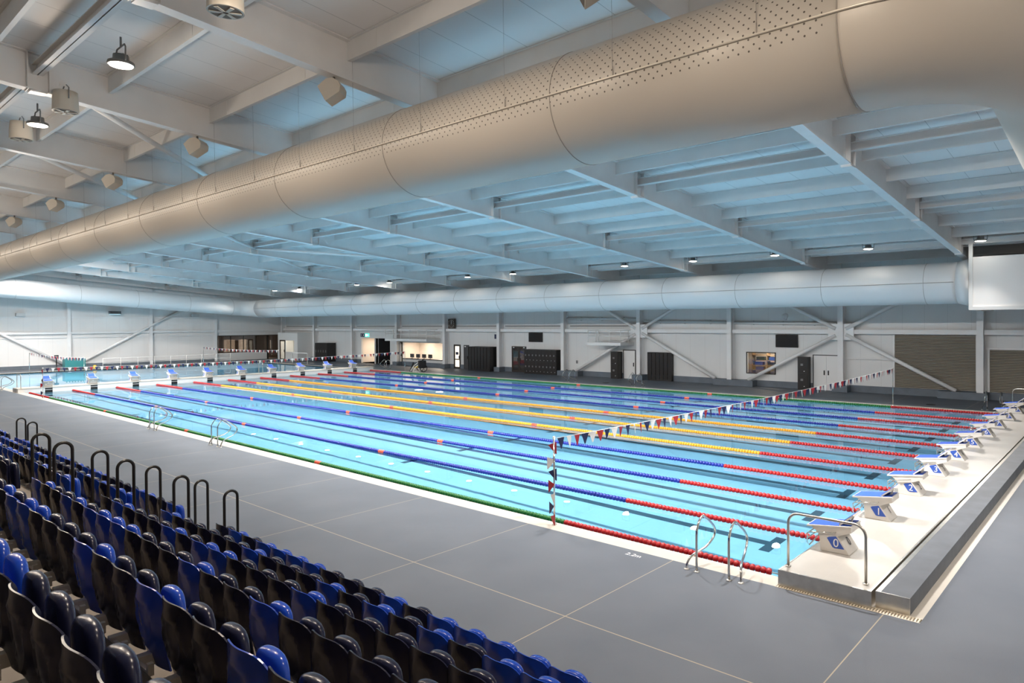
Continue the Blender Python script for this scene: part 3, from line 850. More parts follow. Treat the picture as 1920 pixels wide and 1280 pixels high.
for y, c, l in zip(RY, RC, RL):
    t = thing('lane_rope', l, 'lane rope', (0, y, 0.015), 0, 'lane ropes')
    use(RED_A, 'red_floats', t); use(RED_B, 'red_floats', t)
    use(rope_meshes(c), 'coloured_floats', t); use(CAB, 'cable', t)
    for x in (-15.0, -25.0, -35.0): use(MARK, 'marker_float', t, (x, 0, 0))

# ------------------------------------------------------------------ bunting
def pennant_mesh(m):
    b = MB()
    n = 4
    prof = [(-0.095, 0.0), (0.095, 0.0), (0.010, -0.24), (-0.010, -0.24)]
    return b.prism(prof, -0.0025, 0.0025, 'y').mesh('pennant', m)
PN = [pennant_mesh(M['pnavy']), pennant_mesh(M['pwhite']), pennant_mesh(M['pred'])]
def bunting(p0, p1, sag, label, pitch=0.275, tail=False, wind=0.5):
    p0, p1 = Vector(p0), Vector(p1)
    t = thing('bunting_line', label, 'bunting', tuple(p0))
    L = (p1 - p0).length
    d = (p1 - p0) / L
    az = math.atan2(d.y, d.x)
    def P(s):
        u = s / L
        return d * s - Vector((0, 0, 1)) * (sag * 4 * u * (1 - u))
    MB().tube([P(L * i / 24) for i in range(25)], 0.006, 6).build('cord', M['pwhite'], t)
    n = int(L / pitch)
    for i in range(n):
        o = use(PN[i % 3], 'pennant', t, tuple(P(0.22 + i * pitch)), az + rnd.uniform(-wind, wind))
        o.rotation_euler.x = rnd.uniform(-0.12, 0.12)
    if tail:
        for i, (z, k) in enumerate(((-0.10, 2), (-0.42, 1), (-0.66, 0), (-0.92, 2), (-1.17, 1), (-1.38, 0), (-1.62, 2))):
            o = use(PN[k], 'pennant', t, (-0.05 if i % 2 else -0.02, -0.03, z), rnd.uniform(-0.6, 0.9))
            o.rotation_euler.y = 0.35 * (1 if i % 2 else -1)
    return t
def pole(x, y, z0, h, label):
    t = thing('flag_pole', label, 'pole', (x, y, z0))
    MB().tube([(0, 0, 0), (0, 0, h)], 0.019, 10).build('pole_tube', M['chrome'], t)
    b = MB(); b.lathe([(0.05, 0), (0.05, 0.012), (0.03, 0.02)], (0, 0, 0), 'z', 14)
    b.build('pole_base', M['steel'], t)
    b = MB(); b.lathe([(0.012, -0.012), (0.035, -0.012), (0.035, 0.012), (0.012, 0.012)], (0, 0, h), 'x', 12)
    b.build('pulley', M['pwhite'], t)
pole(-5.0, -0.12, DZ, 1.83, 'steel flag pole on near pool edge holding the front bunting')
pole(-5.0, 25.55, DZ, 1.86, 'steel flag pole on far pool edge before the louvres')
bunting((-5.0, -0.12, 1.86), (-5.0, 25.55, 1.89), 0.10, 'navy, white and red bunting across the lanes near the start blocks', tail=True)
pole(-45.0, -0.12, DZ, 1.75, 'steel flag pole on near pool edge by the bulkhead')
pole(-45.0, 25.55, DZ, 1.78, 'steel flag pole on far pool edge by the dark wheelchair')
bunting((-45.0, -0.12, 1.80), (-45.0, 25.55, 1.83), 0.16, 'navy, white and red bunting in front of the bulkhead blocks', pitch=0.275, tail=True, wind=0.25)
pole(-73.1, 5.0, DZ, 1.8, 'steel flag pole on end coping left of the teal trolley')
pole(-56.9, 5.0, -0.9, 2.75, 'steel flag pole rising from the water behind the bulkhead, left one')
bunting((-73.1, 5.0, 1.84), (-56.9, 5.0, 1.84), 0.12, 'small bunting behind the bulkhead on the left by the teal trolley', pitch=0.275, wind=0.3)
pole(-73.1, 20.0, DZ, 1.85, 'steel flag pole on end coping left of the glazed office')
pole(-56.7, 20.0, -0.9, 2.8, 'steel flag pole rising from the water before the white goal')
bunting((-73.1, 20.0, 1.89), (-56.7, 20.0, 1.89), 0.12, 'small bunting behind the bulkhead before the glazed office', pitch=0.275, wind=0.3)

# ================================================================== VENTILATION DUCTS
DY, DH, DR = -1.10, 8.20, 1.0
nd = thing('ventilation_duct', 'huge beige perforated round duct hanging along the near pool edge', 'duct', (0, DY, DH))
def ring_pts(x, r, n=48): return [(x, r * math.cos(2 * PI * i / n), r * math.sin(2 * PI * i / n)) for i in range(n)]
MB().tube([(-75.1, 0, 0)] + [(-70 + 3.57 * i, 0, 0) for i in range(20)] + [(1.53, 0, 0)], DR, 64).build('duct_shell', M['perf'], nd)
XE = 3.63
rb = XE - 1.53
path = [(1.50, 0, 0)] + [tuple(v) for v in arc((1.53, rb, 0), rb, -PI / 2, 0, 14, ((1, 0, 0), (0, 1, 0)))]
zdrop = lambda y: -RS * max(0.0, y)
path = [(p[0], p[1], zdrop(p[1])) for p in path] + [(XE, y, zdrop(y)) for y in (4, 8, 12, 16, 20, 25.5)]
el = MB().tube(path, DR, 64).build('duct_elbow', M['duct'], nd)
JX = [1.53, -3.31, -8.18, -13.0, -17.9, -22.84, -27.93, -32.97, -38.04, -43.25, -48.3, -53.3, -58.3, -63.3, -68.3]
for x in JX:
    b = MB(); b.tube(ring_pts(x, DR + 0.002), 0.008, 6, closed=True)
    b.build('joint_ring', M['seam'], nd)
b = MB(); b.tube([(-75, -DR - 0.012, 0.0)] + [tuple(v) for v in arc((1.53, rb, 0), rb + DR + 0.012, -PI / 2, -0.15, 16, ((1, 0, 0), (0, 1, 0)))], 0.018, 8)
b.build('suspension_rail', M['rail'], nd)
b = MB()
for i in range(1, len(JX)):
    for f in (0.28, 0.78):
        x = JX[i] + (JX[i - 1] - JX[i]) * f
        b.tube([(x, -DR - 0.01, 0), (x, -DR - 0.01, 0.16)], 0.008, 5)
b.build('rail_clip', M['seam'], nd)
for i in range(1, 11):
    for f in (0.28, 0.78):
        x = JX[i] + (JX[i - 1] - JX[i]) * f
        MB().tube([(x, -DR - 0.016, 0.1), (x, -1.04, zr(-2.1) + 0.48 - DH)], 0.0035, 4).build('hanger_wire', M['cable'], nd)

FY, FZ, FR = 26.0, 6.08, 1.0
fd = thing('ventilation_duct', 'long white round duct hung along the far wall above the lockers', 'duct', (0, FY, FZ))
MB().tube([(-72.15 + 3.49 * i, 0, 0) for i in range(21)] + [(-2.15, 0, 0)], FR, 48).build('duct_shell', M['ductwhite'], fd)
MB().tube([(-2.15, 0, 0), (-1.585, 0, 0)], [FR, FR + 0.16], 48).build('duct_collar', M['ductwhite'], fd)
for i in range(14):
    b = MB(); b.tube(ring_pts(-3.5 - 4.9 * i, FR + 0.004, 40), 0.009, 5, closed=True)
    b.build('joint_ring', M['seam'], fd)
b = MB(); b.tube([(-71.9, -FR - 0.004, 0.0), (-2.2, -FR - 0.004, 0.0)], 0.012, 6)
b.build('seam_rail', M['seam'], fd)
ed = thing('ventilation_duct', 'white round duct sloping along the bright end wall to a corner elbow', 'duct', (0, 0, 0))
EX, ER = -74.2, 0.88
ez = lambda y: 7.98 - 0.0735 * y
pts = [(EX, y, ez(y)) for y in (-0.05, 3, 7, 12, 17, 21, 23.6)]
pts += [(p.x, p.y, ez(p.y)) for p in arc((EX + 2.0, 24.0, 0), 2.0, PI, PI / 2, 10, ((1, 0, 0), (0, 1, 0)))]
n = len(pts)
MB().tube(pts, [ER + (FR - ER) * max(0, (i - n + 9)) / 8 for i in range(n)], 48).build('duct_shell', M['ductwhite'], ed)
for y in (4.2, 9.1, 14.0, 18.9, 23.4):
    b = MB(); b.tube([(EX + p[1] * (ER + 0.006), y, ez(y) + p[2] * (ER + 0.006)) for p in ring_pts(0, 1, 36)], 0.011, 5, closed=True)
    b.build('joint_ring', M['seam'], ed)

pb = thing('plenum_box', 'large white panelled air box in the corner above the louvres', 'air box', (0, 0, 0))
MB().box(-1.42, 25.02, 4.92, 12, 30.9, 7.20).build('box_panel', mat('white_box_panel', (0.90, 0.885, 0.87), 0.5), pb)
b = MB()
b.box(-1.58, 24.96, 4.76, -1.42, 25.1, zr(25) + 0.45); b.box(-1.42, 24.96, 4.76, 12, 25.1, 4.92); b.box(-1.58, 25.1, 4.76, -1.42, 30.9, 7.2)
b.build('box_frame', M['white'], pb)

# ================================================================== LAMPS
def lamp_meshes():
    h = MB(); h.lathe([(0.05, 0.20), (0.14, 0.19), (0.15, 0.07), (0.235, 0.05), (0.245, 0.0), (0.225, -0.012)], (0, 0, 0), 'z', 28)
    for i in range(8):
        a = 2 * PI * i / 8; h.box(0.13 * math.cos(a) - 0.006, 0.13 * math.sin(a) - 0.006, 0.05, 0.13 * math.cos(a) + 0.006, 0.13 * math.sin(a) + 0.006, 0.2)
    l = MB(); l.lathe([(0.218, -0.008), (0.205, -0.026), (0.12, -0.04), (0.01, -0.044)], (0, 0, 0), 'z', 28)
    y = MB(); y.tube([(-0.26, 0, 0.03), (-0.27, 0, 0.30), (-0.22, 0, 0.36), (0.22, 0, 0.36), (0.27, 0, 0.30), (0.26, 0, 0.03)], 0.016, 8)
    y.tube([(0, 0, 0.36), (0, 0, 0.56)], 0.02, 8)
    return h.mesh('lamp_housing', M['lampgrey']), l.mesh('lamp_lens', M['lens']), y.mesh('lamp_bracket', M['lampgrey'])
LH, LL, LY = lamp_meshes()
def lamp(x, y, z, power, col, label, group, tilt=0.0, spread=180, tilt_y=0.0, ceiling_fill=False):
    t = thing('highbay_lamp', label, 'lamp', (x, y, z), rnd.uniform(-0.3, 0.3), group)
    use(LH, 'lamp_housing', t); use(LL, 'lamp_lens', t); use(LY, 'lamp_bracket', t)
    if ceiling_fill:                                          # extra point light added below the lens to brighten the ceiling
        l = bpy.data.lights.new('lamp_light', 'POINT'); l.shadow_soft_size = 0.13; l.energy = 75.0; l.color = col
        l.cycles.is_caustics_light = True
        o = bpy.data.objects.new('lamp_light', l); COL.objects.link(o); o.location = (0, 0, -0.18); o.parent = t
    area_lamp('lamp_light', (0, 0, -0.05), power, col, 0.2, t, (R(tilt), R(tilt_y), 0), True, spread)
    t.rotation_euler.z = 0.0
FARX = [-1.0, -5.8, -10.6, -15.6, -20.5, -25.4, -30.4, -35.3, -40.4, -45.4, -50.4, -55.7, -60.7, -65.8, -70.9]
for i, x in enumerate(FARX):
    lab = 'lit round lamp over the far duct, %s from the right' % ORD[i] if i else 'lit round lamp above the white air box at right'
    lamp(x, 24.3, 7.85, FAR_W, FAR_C, lab, 'lamps along the far duct', -32, 104)
for i in range(-1, 16):  # unseen row added because the visible lamps left the hall too dark
    lamp(4.0 - 5.0 * i, 3.0, 9.22, MID_W * (1.3 if i in (12, 13) else 0.8 if i > 13 else 1.0), MID_C, 'white round lamp added for more light, unseen behind the big beige duct', 'added lamps behind the big duct', 20, 125 if i in (12, 13) else 143, 26 if i in (12, 13) else 0)
NEARX = [-5.05, -11.45, -17.86, 1.35, 7.75, -24.3, -30.7, -37.1, -43.5, -49.9, -56.3, -62.7]
for i, x in enumerate(NEARX):
    lab = {1: 'brightly glaring warm lamp under the roof above the stand, larger one', 2: 'smaller warm glaring lamp under the roof at left edge'}.get(i, 'warm round lamp on the strut above the stand outside the view')
    lamp(x, -6.05, 9.6, NEAR_W, NEAR_C, lab, 'warm lamps above the stand', -8, 180, 0.0, True)

# loudspeakers and round fans under the rafters
def speaker(x, label):
    y = -2.55
    t = thing('loudspeaker', label, 'loudspeaker', (x, y, zr(y) - 0.30), 0, 'cream loudspeakers under the roof beams')
    b = MB()
    prof = [(-0.24, -0.20), (-0.24, 0.16), (0.0, 0.22), (0.14, 0.17), (0.21, 0.05), (0.21, -0.06), (0.13, -0.17)]
    b.prism(prof, -0.22, 0.22, 'x')
    o = b.build('speaker_case', M['speaker'], t); o.rotation_euler = (R(28), 0, R(-50))
    gq = MB().box(-0.20, -0.246, -0.17, 0.20, -0.238, 0.14).build('speaker_grille', M['grille'], t); gq.rotation_euler = o.rotation_euler
    MB().tube([(0, 0, 0.1), (0, 0, 0.30)], 0.03, 8).build('mount', M['lampgrey'], t)
for i, x in enumerate(RX[1:7]):
    speaker(x, 'cream box loudspeaker under roof beam, ' + ['partly cut off by the top edge', 'largest whole one, above the big duct', 'third from the top edge', 'fourth from the top edge', 'fifth from the top edge', 'smallest at the left edge'][i])
def fan(x, y, z, label):
    t = thing('ceiling_fan_unit', label, 'fan unit', (x, y, z), 0, 'round fan units under the roof')
    MB().lathe([(0.10, 0.52), (0.26, 0.50), (0.275, 0.30), (0.285, 0.0)], (0, 0, 0), 'z', 28).build('fan_casing', M['speaker'], t)
    b = MB(); b.lathe([(0.255, -0.004), (0.255, -0.001)], (0, 0, 0), 'z', 28)
    b.build('fan_recess', M['grille'], t)
    b = MB()
    for i in range(6):
        a = i * PI / 3
        b.prism([(0.05 * math.cos(a - .5), 0.05 * math.sin(a - .5)), (0.245 * math.cos(a - 0.14), 0.245 * math.sin(a - 0.14)), (0.245 * math.cos(a + 0.14), 0.245 * math.sin(a + 0.14)), (0.05 * math.cos(a + .5), 0.05 * math.sin(a + .5))], -0.022, -0.012, 'z')
    b.build('fan_blade_ring', M['speaker'], t)
    b = MB()
    for s in (-1, 1): b.tube([(s * 0.29, 0, 0.28), (s * 0.30, 0, 0.55), (s * 0.1, 0, 0.66)], 0.014, 6)
    b.build('fan_bracket', M['lampgrey'], t)
fan(-7.1, -5.85, 9.45, 'large round fan unit under the roof cut by the top edge')
fan(-16.45, -5.78, 9.72, 'round fan unit right of the smaller glaring lamp')
fan(-20.55, -5.86, 9.72, 'round fan unit below the smaller glaring lamp')

# ================================================================== GRANDSTAND
def row_y(k): return -5.73 - 0.822 * k
def row_f(k): return DZ + 0.403 * k
AIS = [(-9.30, -8.10), (-23.15, -21.85)]
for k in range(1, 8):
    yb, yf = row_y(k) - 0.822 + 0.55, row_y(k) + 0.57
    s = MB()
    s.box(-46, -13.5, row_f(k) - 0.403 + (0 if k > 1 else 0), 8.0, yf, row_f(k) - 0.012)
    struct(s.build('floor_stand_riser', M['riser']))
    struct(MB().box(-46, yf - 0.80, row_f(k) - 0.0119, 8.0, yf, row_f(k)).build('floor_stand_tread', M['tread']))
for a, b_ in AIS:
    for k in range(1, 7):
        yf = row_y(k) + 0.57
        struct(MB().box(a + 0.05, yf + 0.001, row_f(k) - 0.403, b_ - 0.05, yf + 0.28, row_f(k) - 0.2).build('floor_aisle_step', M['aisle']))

def seat_meshes(m, tagname):
    q = {}
    def bk(off):
        def f(u, v):
            s = 2 * u - 1
            top = 0.905 - 0.075 * abs(s) ** 4.5
            z = 0.33 + (top - 0.33) * v
            y = -0.120 - 0.085 * v + 0.066 * s * s * (0.45 + 0.55 * v) - 0.02 * math.sin(PI * v)
            rr = math.hypot(s / 0.62, (v - 0.55) / 0.30)
            y -= 0.016 * math.exp(-((rr - 1) / 0.14) ** 2)
            return (0.2365 * s * (1 - 0.14 * (1 - v) ** 2), y + off, z)
        return f
    b = MB()
    nu, nv = 16, 12
    b.grid(bk(0.0), nu, nv); b.grid(bk(0.010), nu, nv)
    f0, f1 = bk(0.0), bk(0.010)
    for i in range(nu):
        for v in (0, 1):
            b.add([f0(i / nu, v), f0((i + 1) / nu, v), f1((i + 1) / nu, v), f1(i / nu, v)], [(0, 1, 2, 3)])
    for j in range(nv):
        for u in (0, 1):
            b.add([f0(u, j / nv), f0(u, (j + 1) / nv), f1(u, (j + 1) / nv), f1(u, j / nv)], [(0, 1, 2, 3)])
    q['backrest'] = b.mesh('backrest', m)
    p = MB()
    prof = [(0.40, 0.80), (0.42, 0.94), (0.48, 0.98), (0.58, 1.0), (0.68, 1.0), (0.735, 0.965), (0.775, 0.88), (0.80, 0.74), (0.815, 0.54), (0.822, 0.28), (0.824, 0.02)]
    seg = 20
    vs = []
    for z, s in prof:
        for k in range(seg):
            a = 2 * PI * k / seg
            c, d = math.cos(a), math.sin(a)
            vs.append((0.162 * s * math.copysign(abs(c) ** 0.85, c), 0.004 + 0.056 * (0.15 + 0.85 * s) * math.copysign(abs(d) ** 0.85, d) + 0.03 * (0.6 - z), z))
    fs = []
    for i in range(len(prof) - 1):
        for k in range(seg):
            fs.append((i * seg + k, i * seg + (k + 1) % seg, (i + 1) * seg + (k + 1) % seg, (i + 1) * seg + k))
    p.add(vs, fs, True)
    p.add(vs[:seg], [tuple(range(seg - 1, -1, -1))]); p.add(vs[-seg:], [tuple(range(seg))], True)
    q['seat_pan'] = p.mesh('seat_pan', m)
    return q
SEATS = {'b': seat_meshes(M['blueseat'], 'blue'), 'd': seat_meshes(M['darkseat'], 'dark')}
br = MB()
br.box(0.218, -0.24, 0.37, 0.254, -0.205, 0.45); br.box(-0.03, -0.25, 0.34, 0.03, 0.02, 0.42); br.box(-0.15, -0.02, 0.38, 0.15, 0.03, 0.42)
br.box(-0.025, -0.25, 0.0, 0.025, -0.2, 0.36)
br.box(0.03, -0.235, 0.376, 0.218, -0.21, 0.396)
BRK = br.mesh('seat_bracket', M['bracket'])
PAT = ['bbbbbbdbdddbbbbdbddb', 'bbdbdbdbdbdddddb', 'ddddbddbbdbd', 'bdddbddbbdddbbb', 'dbbddddbbdbdddbbdbd', 'bddddddbb']
PAT = ['bbbbbbdbdddbbbbdbd', 'bbdbdbdbdddbddddd', 'dddddbdddbbdbdddb', 'ddddbddbdddbbbdb', 'dbddbddbdddbbdbd', 'dddddbbbddbdbbdd']
XR = [0.205, 0.36, 0.1, 0.35, 0.2, 0.45]
XR = [0.21 + 0.475, 0.62, 0.66, 1.1, 1.2, 1.5]
XMIN = [-27.6, -22.3, -17.3, -12.2, -7.2, -2.2]
rown = ['front row', 'second row', 'third row', 'fourth row', 'fifth row', 'sixth row']
rs = random.Random(21)
for k in range(6):
    x = XR[k]; i = 0; blk = 0; cnt = 0
    while x > XMIN[k]:
        ina = [a for a in AIS if a[0] - 0.24 < x < a[1] + 0.24]
        if ina:
            x = ina[0][0] - 0.26; blk += 1; cnt = 0
        c = PAT[k][i] if i < len(PAT[k]) else ('b' if rs.random() < 0.5 else 'd')
        colour = 'bright blue' if c == 'b' else 'dark navy'
        place = ['counted from the right end', 'counted leftward from the near aisle', 'counted leftward from the far aisle'][blk]
        lab = '%s folded stand seat, %s in %s %s' % (colour, ordinal(cnt), rown[k], place)
        t = thing('stadium_seat', lab, 'seat', (x, row_y(k), row_f(k)), 0, 'folded seats in the stand')
        use(SEATS[c]['backrest'], 'backrest', t); use(SEATS[c]['seat_pan'], 'seat_pan', t)
        use(BRK, 'seat_bracket', t)
        x -= 0.475; i += 1; cnt += 1

def hoop(x, k, label):
    w = 0.115
    h = 1.27 - w - 0.0
    pts = [(0, -w, 0), (0, -w, h)] + arc((0, 0, h), w, PI, 0, 10, ((0, 1, 0), (0, 0, 1)))[1:-1] + [(0, w, h), (0, w, 0)]
    t = thing('aisle_handrail', label, 'handrail', (x, row_y(k) + 0.30, row_f(k)), 0, 'black handrail hoops on the aisles')
    MB().tube(pts, 0.024, 12).build('hoop_tube', M['black'], t)
    b = MB()
    for s in (-1, 1): b.lathe([(0.05, 0), (0.05, 0.01), (0.03, 0.014)], (0, s * w, 0), 'z', 12)
    b.build('base_flange', M['black'], t)
for k in range(4):
    hoop(-8.06, k, 'black handrail hoop on right side of near aisle at the ' + rown[k])
    hoop(-9.33, k, 'black handrail hoop on left side of near aisle at the ' + rown[k])
hoop(-21.8, 0, 'black handrail hoop on right side of far aisle at the front row')
hoop(-23.2, 0, 'black handrail hoop on left side of far aisle at the front row')

# ================================================================== FAR WALL THINGS
def locker_bank(x0, x1, y0, y1, z1, cols, rows, label, open_front=False):
    t = thing('locker_bank', label, 'lockers', (x0, y0, DZ))
    w, d, h = x1 - x0, y1 - y0, z1 - DZ
    b = MB()
    if open_front:
        b.box(0, 0, 0, 0.03, d, h); b.box(w - 0.03, 0, 0, w, d, h); b.box(0.03, 0, h - 0.06, w - 0.03, d, h); b.box(0.03, 0, 0, w - 0.03, d, 0.1); b.box(0.03, d - 0.02, 0.1, w - 0.03, d, h - 0.06)
    else:
        b.box(0, 0.03, 0, w, d, h)
    b.build('locker_body', M['blackmetal'], t)
    cw, ch = (w - 0.04) / cols, (h - 0.16) / rows
    for i in range(cols):
        for j in range(rows):
            a, z = 0.02 + i * cw, 0.10 + j * ch
            if open_front:
                MB().box(a + 0.02, 0.02, z, a + cw - 0.02, 0.045, z + ch - 0.02).build('locker_door', M['black'], t)
            else:
                dd = MB().box(a + 0.008, 0.004, z + 0.008, a + cw - 0.008, 0.029, z + ch - 0.008).build('locker_door', M['blackmetal'], t)
                MB().box(a + cw * 0.3, -0.016, z + ch * 0.48, a + cw * 0.55, 0.003, z + ch * 0.62).build('locker_latch', M['lampgrey'], dd)
                MB().box(a + cw * 0.62, -0.004, z + ch * 0.10, a + cw * 0.72, 0.0035, z + ch * 0.14).build('locker_tag', M['whitemark'], dd)
    return t
locker_bank(-41.75, -38.95, 30.0, 31.05, 2.2, 7, 1, 'wide black locker rack beside the first lit glass door', True)
locker_bank(-35.15, -31.57, 30.35, 31.05, 2.08, 9, 2, 'two-tier black locker bank with many latches below the left screen')
locker_bank(-26.25, -25.55, 30.5, 31.05, 2.08, 1, 2, 'narrow tall black locker left of the single white door')
locker_bank(-23.15, -21.1, 30.85, 31.13, 2.10, 6, 1, 'black locker rack right of the column beside single white door', True)
locker_bank(-11.84, -11.2, 30.55, 31.05, 2.08, 1, 2, 'narrow tall black locker left of the white double door')
locker_bank(-67.9, -65.3, 30.0, 31.05, 2.15, 5, 1, 'black lockers right of the white office block')
def screen(x0, x1, z0, z1, label):
    t = thing('wall_screen', label, 'screen', (x0, WY - 0.1, z0))
    w, h = x1 - x0, z1 - z0
    MB().box(0, 0, 0, w, 0.1, h).build('screen_case', M['black'], t, bevel=0.012)
    MB().box(0.03, -0.006, 0.03, w - 0.03, -0.001, h - 0.03).build('screen_panel', M['screen'], t)
screen(-35.28, -33.73, 2.67, 3.46, 'blank black wall screen above the two-tier lockers')
screen(-13.47, -12.01, 2.63, 3.44, 'blank black wall screen above the store window')
def gallery(x0, x1, label, posts):
    t = thing('wall_gallery', label, 'gallery', (x0, 29.4, 2.58))
    w, d = x1 - x0, WY - 29.4 - 0.06
    MB().box(0, 0, 0, w, d, 0.22).build('gallery_deck', M['white'], t)
    r = MB()
    for zz in (0.68, 1.12):
        r.tube([(0.03, d, zz), (0.03, 0.03, zz), (w - 0.03, 0.03, zz), (w - 0.03, d, zz)], 0.025, 8)
    r.build('gallery_rail', M['white'], t)
    for i in range(posts):
        xx = 0.03 + (w - 0.06) * i / (posts - 1)
        MB().tube([(xx, 0.03, 0.22), (xx, 0.03, 1.14)], 0.028, 8).build('gallery_post', M['white'], t)
    for xx in (0.03, w - 0.03): MB().tube([(xx, d * 0.6, 0.22), (xx, d * 0.6, 1.14)], 0.028, 8).build('gallery_post', M['white'], t)
gallery(-27.6, -24.5, 'white steel gallery with rails over the single white door', 4)
gallery(-53.5, -46.9, 'long white steel gallery with rails over the reception counter', 6)
def louvre(x0, x1, z0, z1, label):
    t = thing('louvre_panel', label, 'louvre', (x0, WY - 0.09, z0))
    w, h = x1 - x0, z1 - z0
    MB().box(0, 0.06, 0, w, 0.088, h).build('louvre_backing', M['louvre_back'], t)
    b = MB()
    n = int(h / 0.085)
    for i in range(n):
        z = h * (i + 0.1) / n
        b.prism([(0.0, z), (0.055, z + 0.05), (0.055, z + 0.058), (0.0, z + 0.03)], 0.06, w - 0.06, 'x')
    b.build('louvre_blade', M['louvre'], t)
    f = MB(); f.box(0, -0.03, 0, 0.09, 0.06, h); f.box(w - 0.07, -0.03, 0, w, 0.06, h)
    f.build('louvre_frame', M['steelwhite'], t)
louvre(-6.42, -2.2, 0.47, 3.47, 'wide taupe louvre panel behind the diagonal brace at right')
louvre(-1.72, 6.0, 0.47, 2.72, 'lower taupe louvre panel at the right frame edge')
struct(MB().box(-1.8, WY - 0.12, 2.72, 6.0, WY - 0.02, 2.82).build('trim_2', M['steelwhite']))
for i, (x0, x1, y, z, r) in enumerate(((-16.3, -9.6, 31.02, 4.22, 0.105), (-30.9, -24.0, 31.01, 4.60, 0.12), (-23.5, -16.75, 31.02, 4.34, 0.105))):
    t = thing('service_pipe', ['pale service pipe high on the wall left of the braced column', 'pale service pipe high on the wall above the short gallery', 'pale service pipe high on the wall above the braced black locker rack'][i], 'pipe', (x0, y, z))
    MB().tube([(0, 0, 0), (x1 - x0, 0, -0.1)], r, 14).build('pipe_tube', M['pipe'], t)
    b = MB()
    for q in (0.2, 0.5, 0.8): b.box((x1 - x0) * q - 0.02, -0.02, -0.1 * q - r - 0.02, (x1 - x0) * q + 0.02, WY - y - 0.001, -0.1 * q + r + 0.02)
    b.build('pipe_clamp', M['lampgrey'], t)
ct = MB()
for i in range(3, 10):
    a, b_ = CX[i + 1] if i + 1 < len(CX) else -78, CX[i]
    o = MB().box(a + 0.5, 31.02, 3.98, b_ - 0.2, 31.12, 4.05).build('cable_tray', M['lampgrey'])
    tag(o, 'thin grey cable tray on wall in the %s bay from the corner' % ORD[9 - i], 'cable tray', 'cable trays on the far wall')
# pace clock
t = thing('pace_clock', 'square dark pace clock on the wall between the galleries', 'clock', (-45.08, 30.95, 4.24))
MB().box(-0.46, -0.06, -0.46, 0.46, 0.06, 0.46).build('clock_case', M['clockface'], t, bevel=0.02)
b = MB()
for i in range(12):
    a = i * PI / 6; b.box(0.36 * math.sin(a) - 0.03, -0.068, 0.36 * math.cos(a) - 0.03, 0.36 * math.sin(a) + 0.03, -0.062, 0.36 * math.cos(a) + 0.03)
b.build('clock_mark', M['speaker'], t)
for nm, a, l in (('long_hand', 0.25, 0.34), ('short_hand', -0.1, 0.3)):
    MB().prism([(-0.02, -0.05), (0.02, -0.05), (l * math.sin(a) + 0.01, l * math.cos(a)), (l * math.sin(a) - 0.01, l * math.cos(a))], -0.078, -0.070, 'y').build(nm, M['whitemark'], t)
# signs over the entry
t = thing('wall_sign', 'navy direction sign above the lit entry', 'sign', (-60.0, WY - 0.05, 3.06))
MB().box(-0.4, 0, -0.18, 0.4, 0.05, 0.18).build('sign_board', M['navysign'], t)
b = MB(); b.box(-0.28, -0.004, -0.1, -0.2, 0, 0.1); b.box(0.1, -0.004, -0.08, 0.22, 0, 0.08)
b.build('sign_symbol', M['whitemark'], t)
t = thing('exit_sign', 'lit green and white exit sign above the entry', 'exit sign', (-59.2, WY - 0.06, 3.06))
MB().box(-0.38, 0, -0.18, 0.38, 0.06, 0.18).build('sign_box', M['exit'], t)
b = MB(); b.box(-0.25, -0.004, -0.12, 0.05, 0, 0.12); b.prism([(0.1, -0.03), (0.2, -0.03), (0.2, -0.1), (0.32, 0), (0.2, 0.1), (0.2, 0.03), (0.1, 0.03)], -0.004, 0, 'y')
b.build('sign_symbol', M['exitwhite'], t)
tag(MB().box(-38.95, 30.585, 2.9, -38.72, 30.599, 3.3).build('wall_sign', M['navysign']), 'small navy sign on the column right of the black rack', 'sign')
# counter monitors
for i, x in enumerate((-51.68, -50.72, -49.77, -48.81)):
    t = thing('desk_monitor', 'dark monitor back on the reception counter, %s from the left' % ORD[i], 'monitor', (x, WY + 0.2, 0.78), 0, 'monitors on the reception counter')
    MB().box(-0.30, -0.02, 0.10, 0.30, 0.02, 0.46).build('monitor_back', M['darkgrey'], t)
    b = MB(); b.box(-0.04, -0.01, 0.02, 0.04, 0.01, 0.2); b.box(-0.13, -0.09, 0, 0.13, 0.09, 0.02)
    b.build('monitor_stand', M['darkgrey'], t)
struct(MB().box(-52.97, WY - 0.06, DZ, -46.7, WY + 0.0, 0.45).build('baseboard_counter', M['plinth']))
tag(MB().box(-30.13, WY - 0.04, 1.02, -29.97, WY - 0.001, 1.26).build('wall_switch', M['lampgrey']), 'grey switch plate on wall right of the two-tier lockers', 'switch')
t = thing('wall_floodlight', 'small round floodlight on the pipe above the right screen', 'floodlight', (-12.6, 30.6, 4.62))
MB().lathe([(0.05, 0.0), (0.17, 0.04), (0.18, 0.16)], (0, -0.2, 0), 'y', 18).build('lamp_shell', M['pipe'], t)
MB().box(-0.04, -0.1, -0.25, 0.04, 0.1, 0.0).build('lamp_mount', M['pipe'], t)

